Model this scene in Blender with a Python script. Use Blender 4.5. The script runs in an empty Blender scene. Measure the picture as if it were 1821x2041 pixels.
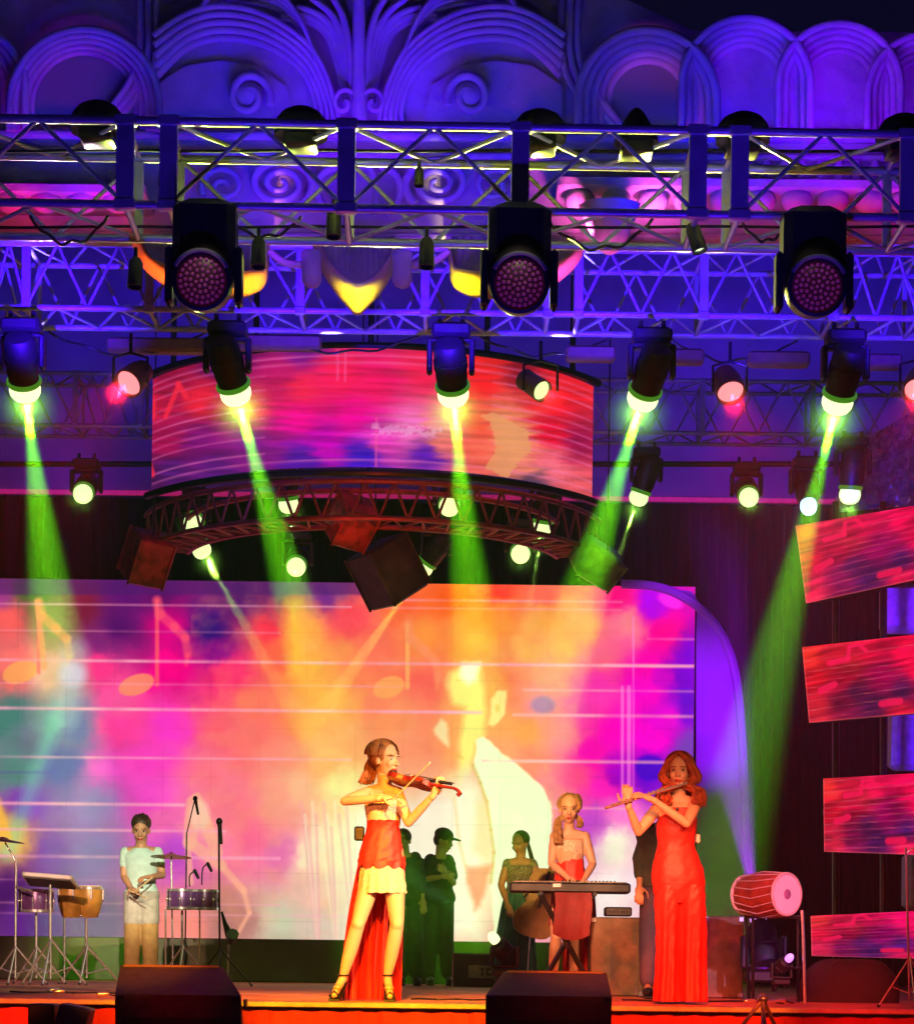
import bpy, math, random
import numpy as np
from mathutils import Vector, Matrix, Quaternion
random.seed(7); rng = np.random.RandomState(7)
sc = bpy.context.scene
R = math.radians
# ------------------------------------------------------------------ camera
F = 4350.0; CZ = 1.54; ROLL = R(.7); ST = 1.2      # focal in photo pixels, eye height, roll, stage deck height
def P(px, py, d):
    u = px - 910.5; v = 1900 - py
    U = u*math.cos(ROLL) - v*math.sin(ROLL); V = u*math.sin(ROLL) + v*math.cos(ROLL)
    return Vector((U/F*d, d, CZ + V/F*d))
def Pinv(X, Y, Z):
    U = X/Y*F; V = (Z-CZ)/Y*F
    return 910.5 + U*math.cos(ROLL) + V*math.sin(ROLL), 1900 + U*math.sin(ROLL) - V*math.cos(ROLL)
def G(px, d):
    p = P(px, 1900 + (CZ-ST)*F/d, d); return Vector((p.x, d, ST))
cam = bpy.data.cameras.new('camera'); co = bpy.data.objects.new('camera', cam); sc.collection.objects.link(co)
co.location = (0, 0, CZ); co.rotation_euler = (math.pi/2, -ROLL, 0)
cam.sensor_fit = 'HORIZONTAL'; cam.sensor_width = 36; cam.lens = 36*F/1821
cam.shift_y = (1900-1020.5)/1821; cam.clip_end = 500; sc.camera = co
# ------------------------------------------------------------------ night sky, exposure
w = bpy.data.worlds.new('World'); sc.world = w; w.use_nodes = True
w.node_tree.nodes['Background'].inputs[0].default_value = (.002, .0015, .014, 1)
sc.view_settings.view_transform = 'Standard'; sc.view_settings.look = 'None'; sc.view_settings.gamma = 1
sc.view_settings.use_curve_mapping = False; sc.view_settings.exposure = 0
sc.cycles.max_bounces = 6; sc.cycles.volume_bounces = 0; sc.cycles.sample_clamp_indirect = 4
sc.cycles.use_denoising = True
# ------------------------------------------------------------------ lamps
beamcol = bpy.data.collections.new('beam_receivers')
clearcol = bpy.data.collections.new('all_but_the_air')   # floodlights are linked to skip the haze, so they leave no shaft
CLEAR = ('front_key', 'truss_backlight', 'stage_lip_wash', 'truss_kicker', 'monitor_red_light', 'pendant_uplight', 'cornice_uplight', 'facade_wash', 'green_wash', 'truss_wash', 'cube_warm_light', 'facade_uplight', 'frieze_uplight', 'backdrop_wash')
def spot(p, q, energy, col, deg, blend=.5, soft=.04, beam=False, name='spot_light'):
    l = bpy.data.lights.new(name, 'SPOT'); l.energy = energy; l.color = col; l.spot_size = R(deg); l.spot_blend = blend
    l.shadow_soft_size = soft; o = bpy.data.objects.new(name, l); sc.collection.objects.link(o)
    o.location = p; o.rotation_euler = (Vector(q)-Vector(p)).to_track_quat('-Z', 'Y').to_euler()
    if beam: o.light_linking.receiver_collection = beamcol
    elif name in CLEAR: o.light_linking.receiver_collection = clearcol
    return o
def glow(p, energy, col):
    l = bpy.data.lights.new('lens_glow', 'POINT'); l.energy = energy; l.color = col; l.shadow_soft_size = .01; o = bpy.data.objects.new('lens_glow', l); sc.collection.objects.link(o); o.location = p; o.light_linking.receiver_collection = beamcol
PUFFS = []
BLUE = (.010, .001, 1); VIO = (.15, .001, 1); PURP = (.35, .01, 1); GREEN = (.16, 1, .02)
# facade washes
def at(x, y, z): return Vector((x, y, z))
for px, py, c, e, up in [(150, 430, BLUE, 120, 150), (480, 420, BLUE, 150, 200), (715, 330, VIO, 120, 100), (950, 420, BLUE, 150, 200),
                     (1290, 430, BLUE, 100, 150), (1480, 420, BLUE, 150, 150), (1672, 330, VIO, 200, 170), (1850, 420, VIO, 120, 190)]:
    spot(P(px, py, 16.24), P(px, up, 17.34), e*.62, c, 85, 1, .3, name='facade_uplight')
spot(P(715, 900, 14.20), P(715, 100, 17.40), 740, (.03, .001, 1), 30, 1, .3, name='facade_wash')
for px in (-400, 2200): spot(P(px, 900, 14.2), P(px, 100, 17.4), 500, (.03, .001, 1), 40, 1, .3, name='facade_wash')
spot(P(60, 900, 14.20), P(60, 100, 17.40), 330, (.01, .001, 1), 24, 1, .3, name='facade_wash')
spot(P(1550, 900, 14.20), P(1550, 60, 17.40), 330, (.03, .001, 1), 26, 1, .3, name='facade_wash')
spot(P(1290, 500, 15.66), P(1290, 90, 17.40), 7.260000000000001, (1, .05, .25), 22, 1, .2, name='facade_accent')
spot(P(1480, 500, 15.66), P(1480, 70, 17.40), 4.62, (1, .04, .35), 16, 1, .2, name='facade_accent')
spot(P(150, 500, 15.66), P(150, 60, 17.40), 5.28, (1, .04, .35), 20, 1, .2, name='facade_accent')
for px in (560, 870): spot(P(px, 520, 16.41), P(px, 370, 17.28), 29.700000000000003, (.20, .01, 1), 70, 1, .1, name='frieze_uplight')
# coloured up-lights on the pendants and the cornice
spot(P(712, 800, 16.6), P(712, 585, 17.0), 420, (1, .70, .002), 20, .9, .04, name='pendant_uplight')
for px, tx, c, e in [(500, 500, (1, .30, .005), 230), (290, 300, (1, .11, .01), 200), (930, 925, (1, .74, .002), 260), (1160, 1130, (1, .06, .45), 160)]: spot(P(px, 800, 16.6), P(tx, 570, 17.0), e*1.6, c, 19, .8, .04, name='pendant_uplight')
spot(P(712, 430, 14.2), P(712, 500, 16.8), 110, (.20, .004, 1), 44, 1, .1, name='facade_wash')
spot(P(1215, 700, 16.2), P(1215, 470, 16.8), 60, (1, .08, .70), 24, .8, .05, name='cornice_uplight')
for px, e in [(1165, 60), (1305, 60)]: spot(P(px, 470, 16.6), P(px, 395, 17.05), e, (1, .10, .6), 60, .8, .05, name='cornice_uplight')
for px in (1440, 1560, 1690, 1800): spot(P(px, 470, 16.6), P(px, 400, 17.05), 7, (1, .003, .05), 76, .9, .1, name='cornice_uplight')
for px in (20, 70, 170, 250): spot(P(px, 460, 16.6), P(px, 390, 17.05), 8, (1, .003, .04), 76, .9, .1, name='cornice_uplight')
# the trusses
for px, e in [(200, 200), (750, 230), (1300, 230), (1700, 300)]:
    spot(P(px, 2500, 8.5), P(px, 330, 13), e*2.6, (.05, .004, 1), 26, 1, .1, name='truss_wash')
for px, c, e in [(380, (.65, 1, .12), 1700), (760, (.95, 1, .18), 2000), (1000, (.8, 1, .10), 1900), (1380, (1, 1, .16), 1900), (100, (.8, .5, .7), 350)]:
    spot(P(px, 660, 16.2), P(px, 350, 13.5), e*1.3, c, 42, .9, .03, name='truss_backlight')
for px, e in [(60, 1500), (560, 900), (880, 1200), (1180, 1300), (1450, 700), (1750, 800)]:
    spot(P(px, 700, 16.9), P(px+30, 560, 18.5), e*.75, (.05, .002, 1), 60, 1, .03, name='truss_wash')
for px in (30, 1100, 640): spot(P(px, 760, 18.9), P(px+40, 570, 18.5), 620, (.35, .25, 1), 30, 1, .03, name='truss_kicker')
for px in (430, 1250, 60, 1700):
    spot(P(px, 1000, 19.5), P(px, 780, 23), 60, (.06, .005, 1), 70, 1, .1, name='truss_wash')
for px in (402, 1035, 1627): spot(P(px, 300, 12.1), P(px, 520, 12.7), 9 if px < 1100 else 3, (1, .8, .5), 22, 1, .03, name='truss_wash')  # spots added to make the wash lights' rim arcs shine
# performers, lit from the front of house
spot(at(5.0, 8.5, 4.8), P(775, 1650, 15), 5200, (1, .80, .44), 14, .7, .08, name='front_key')
spot(at(-4.6, 7.5, 3.2), P(750, 1760, 15), 2300, (1, .24, .06), 13, .8, .08, name='front_key')
spot(at(3.8, 7.5, 4.4), P(1362, 1680, 15.2), 2000, (1, .42, .16), 10, .8, .08, name='front_key')
spot(at(-3.4, 7, 3.4), P(1350, 1740, 15.2), 1500, (1, .15, .06), 14, .8, .08, name='front_key')
spot(at(-1.6, 6, 5.0), P(1140, 1740, 18.3), 13500, (1, .42, .20), 7, .8, .08, name='front_key')
spot(at(-.6, 6, 5.2), P(280, 1740, 21.5), 16000, (.95, .82, .5), 6, .8, .08, name='front_key')
spot(at(-3.2, 6, 5.0), P(120, 1830, 20), 8500, (1, .50, .32), 9, .8, .08, name='front_key')
spot(at(1.0, 6, 5.2), P(1045, 1740, 21.6), 9000, (1, .62, .12), 3.2, .8, .08, name='front_key')
spot(at(3.6, 6, 4.6), P(1545, 1790, 16), 3000, (.85, .48, .9), 8, .8, .08, name='front_key')
spot(at(-1.0, 6, 4.6), P(1330, 1900, 17.6), 3600, (1, .52, .26), 9, .9, .08, name='front_key')
spot(P(1000, 600, 16), P(885, 1830, 22.6), 260, (.75, 1, .10), 12, .9, .05, name='green_wash')
spot(P(500, 600, 16), P(500, 1950, 22), 420, (.75, 1, .10), 22, .9, .05, name='green_wash')
# the front lip of the stage, the skirt and the monitors
for px, c, e in [(60, (1, .12, .02), 900), (330, (1, .24, .01), 900), (620, (1, .42, .01), 1100), (880, (1, .45, .01), 1200), (1150, (1, .14, .01), 900), (1420, (1, .10, .01), 1000), (1720, (1, .02, .01), 450)]:
    q = P(px, 2010, 14.6); spot(at(q.x*1.1, 8.5, 3.6), q, e*3.4, c, 11, .9, .1, name='stage_lip_wash')
for x, c, e in [(-1.6, (1, .22, .02), 5600), (-.4, (1, .33, .02), 5600), (1.0, (1, .08, .02), 5600), (2.2, (1, .04, .02), 2600)]: spot(at(x, 10.5, 4.4), at(x*1.1, 16.2, 1.2), e, c, 24, 1, .1, name='stage_lip_wash')
spot(at(-1.7, 10.5, 3.6), P(355, 1950, 13.2), 260, (1, .01, .02), 14, .9, .1, name='monitor_red_light')
spot(at(.6, 10.5, 3.6), P(1130, 1955, 13.2), 160, (1, .05, .02), 14, .9, .1, name='monitor_red_light')
spot(P(1650, 1500, 15), P(1690, 1950, 16.5), 30, (1, .02, .1), 40, 1, .1, name='side_red_light')

# ------------------------------------------------------------------ materials
def sl(c): return tuple(((x/255)/12.92 if x/255 <= .04045 else (((x/255)+.055)/1.055)**2.4) for x in c)
MATS = {}
def mat(name, col, rough=.5, metal=0, var=.18, scale=12, bump=.15, emit=None, es=1, spec=.5, bscale=None):
    if name in MATS: return MATS[name]
    m = bpy.data.materials.new(name); m.use_nodes = True; nt = m.node_tree; b = nt.nodes['Principled BSDF']
    tc = nt.nodes.new('ShaderNodeTexCoord'); n = nt.nodes.new('ShaderNodeTexNoise'); n.inputs['Scale'].default_value = scale
    n.inputs['Detail'].default_value = 6; nt.links.new(tc.outputs['Object'], n.inputs['Vector'])
    r = nt.nodes.new('ShaderNodeValToRGB'); r.color_ramp.elements[0].position = .3; r.color_ramp.elements[1].position = .7
    r.color_ramp.elements[0].color = (*[c*(1-var) for c in col], 1); r.color_ramp.elements[1].color = (*[min(1, c*(1+var)) for c in col], 1)
    nt.links.new(n.outputs[0], r.inputs[0]); nt.links.new(r.outputs[0], b.inputs['Base Color'])
    b.inputs['Roughness'].default_value = rough; b.inputs['Metallic'].default_value = metal; b.inputs['Specular IOR Level'].default_value = spec
    if bump:
        n2 = nt.nodes.new('ShaderNodeTexNoise'); n2.inputs['Scale'].default_value = bscale or scale*3; n2.inputs['Detail'].default_value = 4
        nt.links.new(tc.outputs['Object'], n2.inputs['Vector'])
        bp = nt.nodes.new('ShaderNodeBump'); bp.inputs['Strength'].default_value = bump; bp.inputs['Distance'].default_value = .02
        nt.links.new(n2.outputs[0], bp.inputs['Height']); nt.links.new(bp.outputs[0], b.inputs['Normal'])
    if emit:
        b.inputs['Emission Color'].default_value = (*emit, 1); b.inputs['Emission Strength'].default_value = es
    MATS[name] = m; return m
def attrmat(name, strength=1):
    m = bpy.data.materials.new(name); m.use_nodes = True; nt = m.node_tree; nt.nodes.clear()
    o = nt.nodes.new('ShaderNodeOutputMaterial'); e = nt.nodes.new('ShaderNodeEmission'); a = nt.nodes.new('ShaderNodeAttribute'); a.attribute_name = 'picture'
    tc = nt.nodes.new('ShaderNodeTexCoord'); wv = nt.nodes.new('ShaderNodeTexNoise'); wv.inputs['Scale'].default_value = 4; wv.inputs['Detail'].default_value = 3
    nt.links.new(tc.outputs['Object'], wv.inputs['Vector'])
    mr = nt.nodes.new('ShaderNodeMapRange'); mr.inputs[1].default_value = .3; mr.inputs[2].default_value = .7; mr.inputs[3].default_value = .96*strength; mr.inputs[4].default_value = 1.05*strength
    nt.links.new(wv.outputs[0], mr.inputs[0]); nt.links.new(mr.outputs[0], e.inputs['Strength'])
    nt.links.new(a.outputs['Color'], e.inputs['Color']); nt.links.new(e.outputs[0], o.inputs['Surface']); return m
stone = mat('carved_stone', (.52, .46, .50), .85, var=.35, scale=1.7, bump=.9, bscale=9)
stone_dark = mat('shaded_niche_stone', (.30, .28, .30), .85, var=.2, scale=1, bump=.3)  # darker copy of the carved stone; niche shade put into its colour
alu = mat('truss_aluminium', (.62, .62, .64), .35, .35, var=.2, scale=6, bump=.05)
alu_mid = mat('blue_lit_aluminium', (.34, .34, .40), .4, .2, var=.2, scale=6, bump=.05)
alu_dim = mat('dim_aluminium', (.30, .30, .32), .45, .3, var=.2, scale=6, bump=.05)  # darker copy of the truss metal; the rear truss's dimness is in the colour
black = mat('black_housing', (.012, .012, .014), .45, var=.3, scale=8, bump=.1)
blackm = mat('black_metal', (.02, .02, .022), .3, .4, var=.3, scale=8, bump=.05)
bluebody = mat('moving_head_housing', (.008, .008, .012), .6, var=.3, scale=8, bump=.05)
chrome = mat('chrome', (.75, .75, .77), .2, .8, var=.1, scale=8, bump=0)
curtain = mat('black_curtain', (.005, .005, .012), .9, var=.4, scale=3, bump=.3)
deck = mat('stage_deck', (.42, .17, .08), .6, var=.4, scale=3, bump=.15, spec=.25)
lip = mat('pale_lit_lip', (.65, .55, .35), .5, var=.25, scale=9, bump=.1)
skirt = mat('red_skirt_cloth', (.62, .03, .02), .8, var=.25, scale=3, bump=.4, bscale=14)
brown = mat('cabinet_carpet', (.20, .14, .09), .9, var=.25, scale=14, bump=.4, bscale=120)
skin = mat('skin', (.62, .36, .24), .5, var=.08, scale=9, bump=.03)
skin_d = mat('tan_skin', (.42, .22, .13), .5, var=.08, scale=9, bump=.03)
lips = mat('lips', (.45, .05, .05), .4, var=.05, bump=0); eyec = mat('dark_eye', (.02, .012, .01), .3, var=.05, bump=0)
eyew = mat('eye_white', (.45, .38, .34), .3, var=.05, bump=0); brow = mat('brow_hair', (.20, .09, .05), .7, bump=0)
hair_auburn = mat('auburn_hair', (.30, .09, .02), .6, var=.5, scale=30, bump=.3, bscale=90)
hair_red = mat('wavy_red_hair', (.34, .06, .015), .65, var=.5, scale=30, bump=.3, bscale=90)
hair_blond = mat('dark_blond_hair', (.34, .19, .07), .5, var=.5, scale=30, bump=.3, bscale=90)
hair_dark = mat('dark_hair', (.03, .018, .01), .5, var=.4, scale=30, bump=.3)
red_cloth = mat('red_satin', (.60, .022, .014), .55, var=.35, scale=5, bump=.7, bscale=9)
cream = mat('cream_lace', (.72, .55, .42), .75, var=.25, scale=55, bump=.5, bscale=120)
wine = mat('wine_cloth', (.19, .012, .015), .7, var=.2, bump=.2)
polo = mat('pale_polo_cloth', (.42, .62, .62), .8, var=.1, bump=.2); khaki = mat('khaki_cloth', (.36, .24, .09), .8, var=.2, bump=.2)
greyc = mat('grey_cloth', (.34, .35, .33), .8, var=.2, bump=.2)
darkcloth = mat('dark_work_cloth', (.035, .04, .03), .85, var=.3, bump=.3); teal = mat('teal_cloth', (.02, .13, .11), .7, var=.25, bump=.3)
pattern = mat('patterned_top', (.20, .20, .14), .8, var=.8, scale=60, bump=.2)
wood_v = mat('violin_varnish', (.20, .018, .012), .25, var=.3, scale=16, bump=.05)
wood_c = mat('cello_varnish', (.36, .13, .03), .3, var=.3, scale=9, bump=.05)
white_p = mat('white_plastic', (.75, .75, .78), .4, var=.05, bump=0)
skinhead = mat('drum_head', (.70, .66, .72), .5, var=.06, scale=8, bump=.05); purple_sh = mat('violet_drum_shell', (.14, .05, .22), .3, .2, var=.3, bump=.05)
dhol = mat('red_barrel_wood', (.30, .05, .02), .35, var=.35, scale=10, bump=.1); gold = mat('golden_conga_wood', (.42, .22, .04), .35, var=.35, scale=10, bump=.1)
brass = mat('dark_brass', (.22, .14, .05), .3, .7, var=.2, bump=.05); ribbon = mat('orange_conga_cloth', (.75, .25, .14), .7, var=.2, bump=.3)
cube_red = mat('red_cube_cladding', (.30, .03, .035), .5, var=.7, scale=9, bump=.3); cube_dark = mat('brown_cube_cladding', (.035, .022, .022), .6, var=.6, scale=7, bump=.3)
portal = mat('violet_tinted_portal', (.38, .10, .62), .7, var=.15, scale=2, bump=.1)  # board itself likely grey; its violet stands in for the purple light
lamp_green = mat('lit_green_lens', (.8, .9, .6), .3, var=0, bump=0, emit=(.80, 1, .46), es=1.6)
halo_green = mat('green_halo_glow', (.02, .08, .01), .3, var=0, bump=0, emit=(.10, .42, .02), es=.45)  # emission put into the lens ring to imitate a halo
lamp_pale = mat('lit_pale_lens', (.9, .9, .6), .3, var=0, bump=0, emit=(.76, 1, .42), es=1.15)
lamp_red = mat('lit_par_lens', (.9, .5, .5), .3, var=0, bump=0, emit=(1, .30, .34), es=1.2)
lamp_violet = mat('lit_violet_lens', (.7, .5, .9), .3, var=0, bump=0, emit=(.62, .25, 1), es=1.3)
lamp_blue = mat('lit_blue_lens', (.6, .7, .9), .3, var=0, bump=0, emit=(.55, .8, 1), es=1.4)
diode = mat('dim_wash_diode', (.30, .10, .18), .4, var=.3, bump=0, emit=(.30, .02, .06), es=.22)
diode_cap = mat('wash_lens_plate', (.05, .015, .03), .3, bump=0, emit=(.2, .004, .02), es=.06)

# ------------------------------------------------------------------ mesh helpers
def frame(axis, hint=Vector((0, 0, 1))):
    z = Vector(axis).normalized()
    if abs(z.dot(hint)) > .97: hint = Vector((1, 0, 0)) if abs(z.x) < .9 else Vector((0, 1, 0))
    x = hint.cross(z).normalized(); y = z.cross(x); return x, y, z
class MB:
    def __init__(s): s.v = []; s.f = []; s.m = []
    def add(s, vs, fs, mi=0):
        o = len(s.v); s.v += [Vector(v) for v in vs]; s.f += [tuple(i+o for i in f) for f in fs]; s.m += [mi]*len(fs); return s
    def box(s, c, size, rot=None, mi=0, bev=0):
        c = Vector(c); hx, hy, hz = [a/2 for a in size]; M = rot or Matrix.Identity(3)
        if not bev:
            vs = [c + M @ Vector((x*hx, y*hy, z*hz)) for x in (-1, 1) for y in (-1, 1) for z in (-1, 1)]
            return s.add(vs, [(0, 1, 3, 2), (4, 6, 7, 5), (0, 4, 5, 1), (2, 3, 7, 6), (0, 2, 6, 4), (1, 5, 7, 3)], mi)
        b = bev; vs = []; rings = []
        for z, k in ((-hz, b), (-hz+b, 0), (hz-b, 0), (hz, b)):
            X = hx-k; Y = hy-k
            pts = [(X, -Y+b), (X, Y-b), (X-b, Y), (-X+b, Y), (-X, Y-b), (-X, -Y+b), (-X+b, -Y), (X-b, -Y)]
            rings.append([c + M @ Vector((a, d, z)) for a, d in pts])
        return s.loftrings(rings, mi)
    def loftrings(s, rings, mi=0, cap=True, closed=True):
        n = len(rings[0]); vs = [p for r in rings for p in r]; fs = []
        for i in range(len(rings)-1):
            for j in range(n if closed else n-1):
                k = (j+1) % n; fs.append((i*n+j, i*n+k, (i+1)*n+k, (i+1)*n+j))
        if cap: fs.append(tuple(range(n-1, -1, -1))); fs.append(tuple((len(rings)-1)*n+j for j in range(n)))
        return s.add(vs, fs, mi)
    def tube(s, a, b, r0, r1=None, n=10, mi=0):
        a = Vector(a); b = Vector(b); r1 = r0 if r1 is None else r1
        if (b-a).length < 1e-6: return s
        x, y, z = frame(b-a)
        cs = [(math.cos(2*math.pi*i/n), math.sin(2*math.pi*i/n)) for i in range(n)]
        return s.loftrings([[a + (x*c+y*q)*r0 for c, q in cs], [b + (x*c+y*q)*r1 for c, q in cs]], mi)
    def path(s, pts, rad, n=8, mi=0, flat=1.0):
        pts = [Vector(p) for p in pts]; rings = []
        if not hasattr(rad, '__len__'): rad = [rad]*len(pts)
        px = None
        for i, p in enumerate(pts):
            t = (pts[min(i+1, len(pts)-1)] - pts[max(i-1, 0)])
            if t.length < 1e-8: t = Vector((0, 0, 1))
            t.normalize()
            if px is None: px, _, _ = frame(t)
            else:
                px = px - t*px.dot(t)
                px = px.normalized() if px.length > 1e-6 else frame(t)[0]
            py = t.cross(px)
            rings.append([p + (px*math.cos(2*math.pi*k/n) + py*math.sin(2*math.pi*k/n)*flat)*rad[i] for k in range(n)])
        return s.loftrings(rings, mi)
    def lathe(s, prof, o, axis=(0, 0, 1), n=24, mi=0, cap=True):
        o = Vector(o); x, y, z = frame(axis)
        return s.loftrings([[o + z*h + (x*math.cos(2*math.pi*k/n)+y*math.sin(2*math.pi*k/n))*max(r, 1e-4) for k in range(n)] for r, h in prof], mi, cap)
    def ell(s, c, r, M=None, n=16, k=10, mi=0):
        c = Vector(c); M = M or Matrix.Identity(3); rings = []
        for i in range(k+1):
            t = math.pi*i/k - math.pi/2; q = max(math.cos(t), .02)
            rings.append([c + M @ Vector((r[0]*q*math.cos(2*math.pi*j/n), r[1]*q*math.sin(2*math.pi*j/n), r[2]*math.sin(t))) for j in range(n)])
        return s.loftrings(rings, mi)
    def capsule(s, a, b, r0, r1, n=12, bulge=0, mi=0):
        a = Vector(a); b = Vector(b); x, y, z = frame(b-a); L = (b-a).length; rings = []
        prof = [(-r0, .05*r0), (-r0*.8, .6*r0), (-r0*.4, .92*r0), (0, r0)]
        prof += [(L*t, r0+(r1-r0)*t + bulge*math.sin(math.pi*t)) for t in (.2, .35, .5, .65, .8)]
        prof += [(L, r1), (L+r1*.4, .92*r1), (L+r1*.8, .6*r1), (L+r1, .05*r1)]
        return s.loftrings([[a + z*h + (x*math.cos(2*math.pi*k/n)+y*math.sin(2*math.pi*k/n))*r for k in range(n)] for h, r in prof], mi)
    def prism(s, pts, off, mi=0):
        off = Vector(off); n = len(pts)
        return s.loftrings([[Vector(p) for p in pts], [Vector(p)+off for p in pts]], mi)
    def build(s, name, m, parent=None, smooth=True, label=None):
        me = bpy.data.meshes.new(name); org = Vector((0, 0, 0)) if parent is None else org_of(parent)
        me.from_pydata([v-org for v in s.v], [], s.f)
        for mm in (m if isinstance(m, (list, tuple)) else [m]): me.materials.append(mm)
        me.polygons.foreach_set('material_index', s.m)
        me.update()
        import bmesh as _b
        bm = _b.new(); bm.from_mesh(me); _b.ops.recalc_face_normals(bm, faces=bm.faces); bm.to_mesh(me); bm.free()
        if smooth:
            try: me.shade_auto_smooth() if hasattr(me, 'shade_auto_smooth') else None
            except Exception: pass
            me.polygons.foreach_set('use_smooth', [True]*len(me.polygons))
            bmang(me)
        o = bpy.data.objects.new(name, me); sc.collection.objects.link(o)
        if parent is not None: o.parent = parent
        if label: o['label'] = label
        return o
def bmang(me, ang=R(38)):
    import bmesh as _b
    bm = _b.new(); bm.from_mesh(me)
    for e in bm.edges:
        if len(e.link_faces) == 2 and e.calc_face_angle(0) > ang: e.smooth = False
    bm.to_mesh(me); bm.free()
def org_of(o):
    v = Vector(o.location)
    while o.parent: o = o.parent; v += Vector(o.location)
    return v
def tag(o, label, cat, group=None, kind=None):
    if label: o['label'] = label
    if cat: o['category'] = cat
    if group: o['group'] = group
    if kind: o['kind'] = kind
    return o
def thing(name, loc, label, cat, group=None):
    o = bpy.data.objects.new(name, None); o.empty_display_size = .1; o.location = loc; sc.collection.objects.link(o)
    return tag(o, label, cat, group)
def struct(o): o['kind'] = 'structure'; return o
def copy_tree(o, parent=None):
    c = o.copy(); sc.collection.objects.link(c)
    if parent is not None: c.parent = parent
    for ch in [x for x in sc.objects if x.parent == o]: copy_tree(ch, c)
    return c
def smoothline(pts, k=6):
    out = []; n = len(pts); pts = [np.array(p, float) for p in pts]
    for i in range(n-1):
        p0 = pts[max(i-1, 0)]; p1 = pts[i]; p2 = pts[i+1]; p3 = pts[min(i+2, n-1)]
        for j in range(k):
            t = j/k; out.append(.5*((2*p1)+(-p0+p2)*t+(2*p0-5*p1+4*p2-p3)*t*t+(-p0+3*p1-3*p2+p3)*t**3))
    out.append(pts[-1]); return out
def arc(cx, cy, r, a0, a1, n=24, ry=None):
    ry = ry or r
    return [(cx + r*math.cos(R(a0+(a1-a0)*i/n)), cy - ry*math.sin(R(a0+(a1-a0)*i/n))) for i in range(n+1)]

#@@STRUCT
# ------------------------------------------------------------------ ground, deck, backdrop
g = MB().box((0, 30, -.05), (140, 160, .1)).build('ground', mat('dark_ground', (.03, .03, .03), .9)); struct(g)
# deck, a front nosing coloured pale to stand for the lit edge, red skirt
fl = MB().box((0, 21.2, ST-.05), (26, 13.6, .1)).build('stage_floor', deck, smooth=False); struct(fl)
t = thing('stage_skirt', (0, 14.35, 0), 'red cloth skirt hanging from the pale lit front edge of the stage', 'stage skirt')
pts = []
for i in range(401):
    x = -8 + 16*i/400; pts.append((x, 14.36 + .012*math.sin(x*31) + .006*math.sin(x*83+1)))
rg = [[Vector((x, y, 0)) for x, y in pts], [Vector((x, y, ST-.05)) for x, y in pts]]
MB().loftrings(rg, cap=False, closed=False).build('skirt_cloth', skirt, t)
MB().box((0, 14.34, ST-.012), (16, .09, .036), bev=.006).build('edge_trim', lip, t)
# riser strip below the LED wall
t = thing('riser', G(650, 23.3), 'long dark olive riser running under the big LED wall', 'stage riser')
m = MB().box((P(640, 1900, 23.75).x, 23.75, (ST + P(650, 1874, 24).z)/2), (8.4, .5, P(650, 1874, 24).z-ST), bev=.01).build('riser_box', mat('riser_paint', (.07, .06, .035), .6, var=.4, scale=2), t)
# black backdrop
t = thing('backdrop_curtain', (0, 27, ST), 'tall pleated black curtain behind the LED wall', 'curtain')
pts = [(-9 + 18*i/900, 27 + .06*math.sin(i*.55) + .03*math.sin(i*.21)) for i in range(901)]
zt = P(900, 1000, 27).z
MB().loftrings([[Vector((x, y, ST)) for x, y in pts], [Vector((x, y, zt)) for x, y in pts]], cap=False, closed=False).build('cloth', curtain, t)
# header above the curtain
t = thing('header_wall', (0, 26.6, zt), 'dim violet header wall with a thin magenta bottom edge', 'wall')
zh = P(900, 440, 26.6).z
MB().box((0, 26.8, (zt+zh)/2), (18, .3, zh-zt)).build('header_board', mat('header_paint', (.30, .26, .34), .8, scale=1.5), t)
MB().box((0, 26.62, zt-.02), (18, .06, .05)).build('edge_trim', mat('glowing_magenta_edge', (.6, .12, .25), .5, emit=(.5, .01, .12), es=.6), t)  # glow put into the trim to stand for a lit edge
for px in (60, 420, 800, 1180, 1500, 1780):
    spot(P(px, 480, 24.6), P(px, 640, 26.6), 75, (.03, .004, 1), 120, 1, .2, name='backdrop_wash')
for px in (120, 1300, 1560): spot(P(px, 1010, 25.4), P(px, 940, 26.6), 30, (.25, .008, .8), 110, 1, .1, name='backdrop_wash')
# ------------------------------------------------------------------ the palace facade behind
D = 17.4; K = D/30      # the carved front stands between the front and the middle truss
fac = thing('carved_proscenium', (0, 17.4, P(715, 470, 17.4).z), 'huge carved proscenium of scalloped arches, scrolls and hanging bowls above the stage, lit blue', 'proscenium')
def relief(name, lines, dep=0, m=stone, label=None):
    b = MB()
    for pts, r in lines:
        q = smoothline(pts, 4) if len(pts) < 14 else pts
        rr = [(r if not hasattr(r, '__len__') else r[0]+(r[1]-r[0])*i/(len(q)-1))*D/F for i in range(len(q))]
        b.path([P(a[0], a[1], D-dep*K) for a in q], rr, 10)
    return b.build(name, m, fac, label=label)
MB().prism([P(-900, 462, D), P(2700, 478, D), P(2700, 70, D), P(1380, 60, D), P(1190, -30, D), P(1180, -120, D), P(-900, -120, D)], (0, .3, 0)).build('wall', stone, fac, smooth=False)
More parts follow.
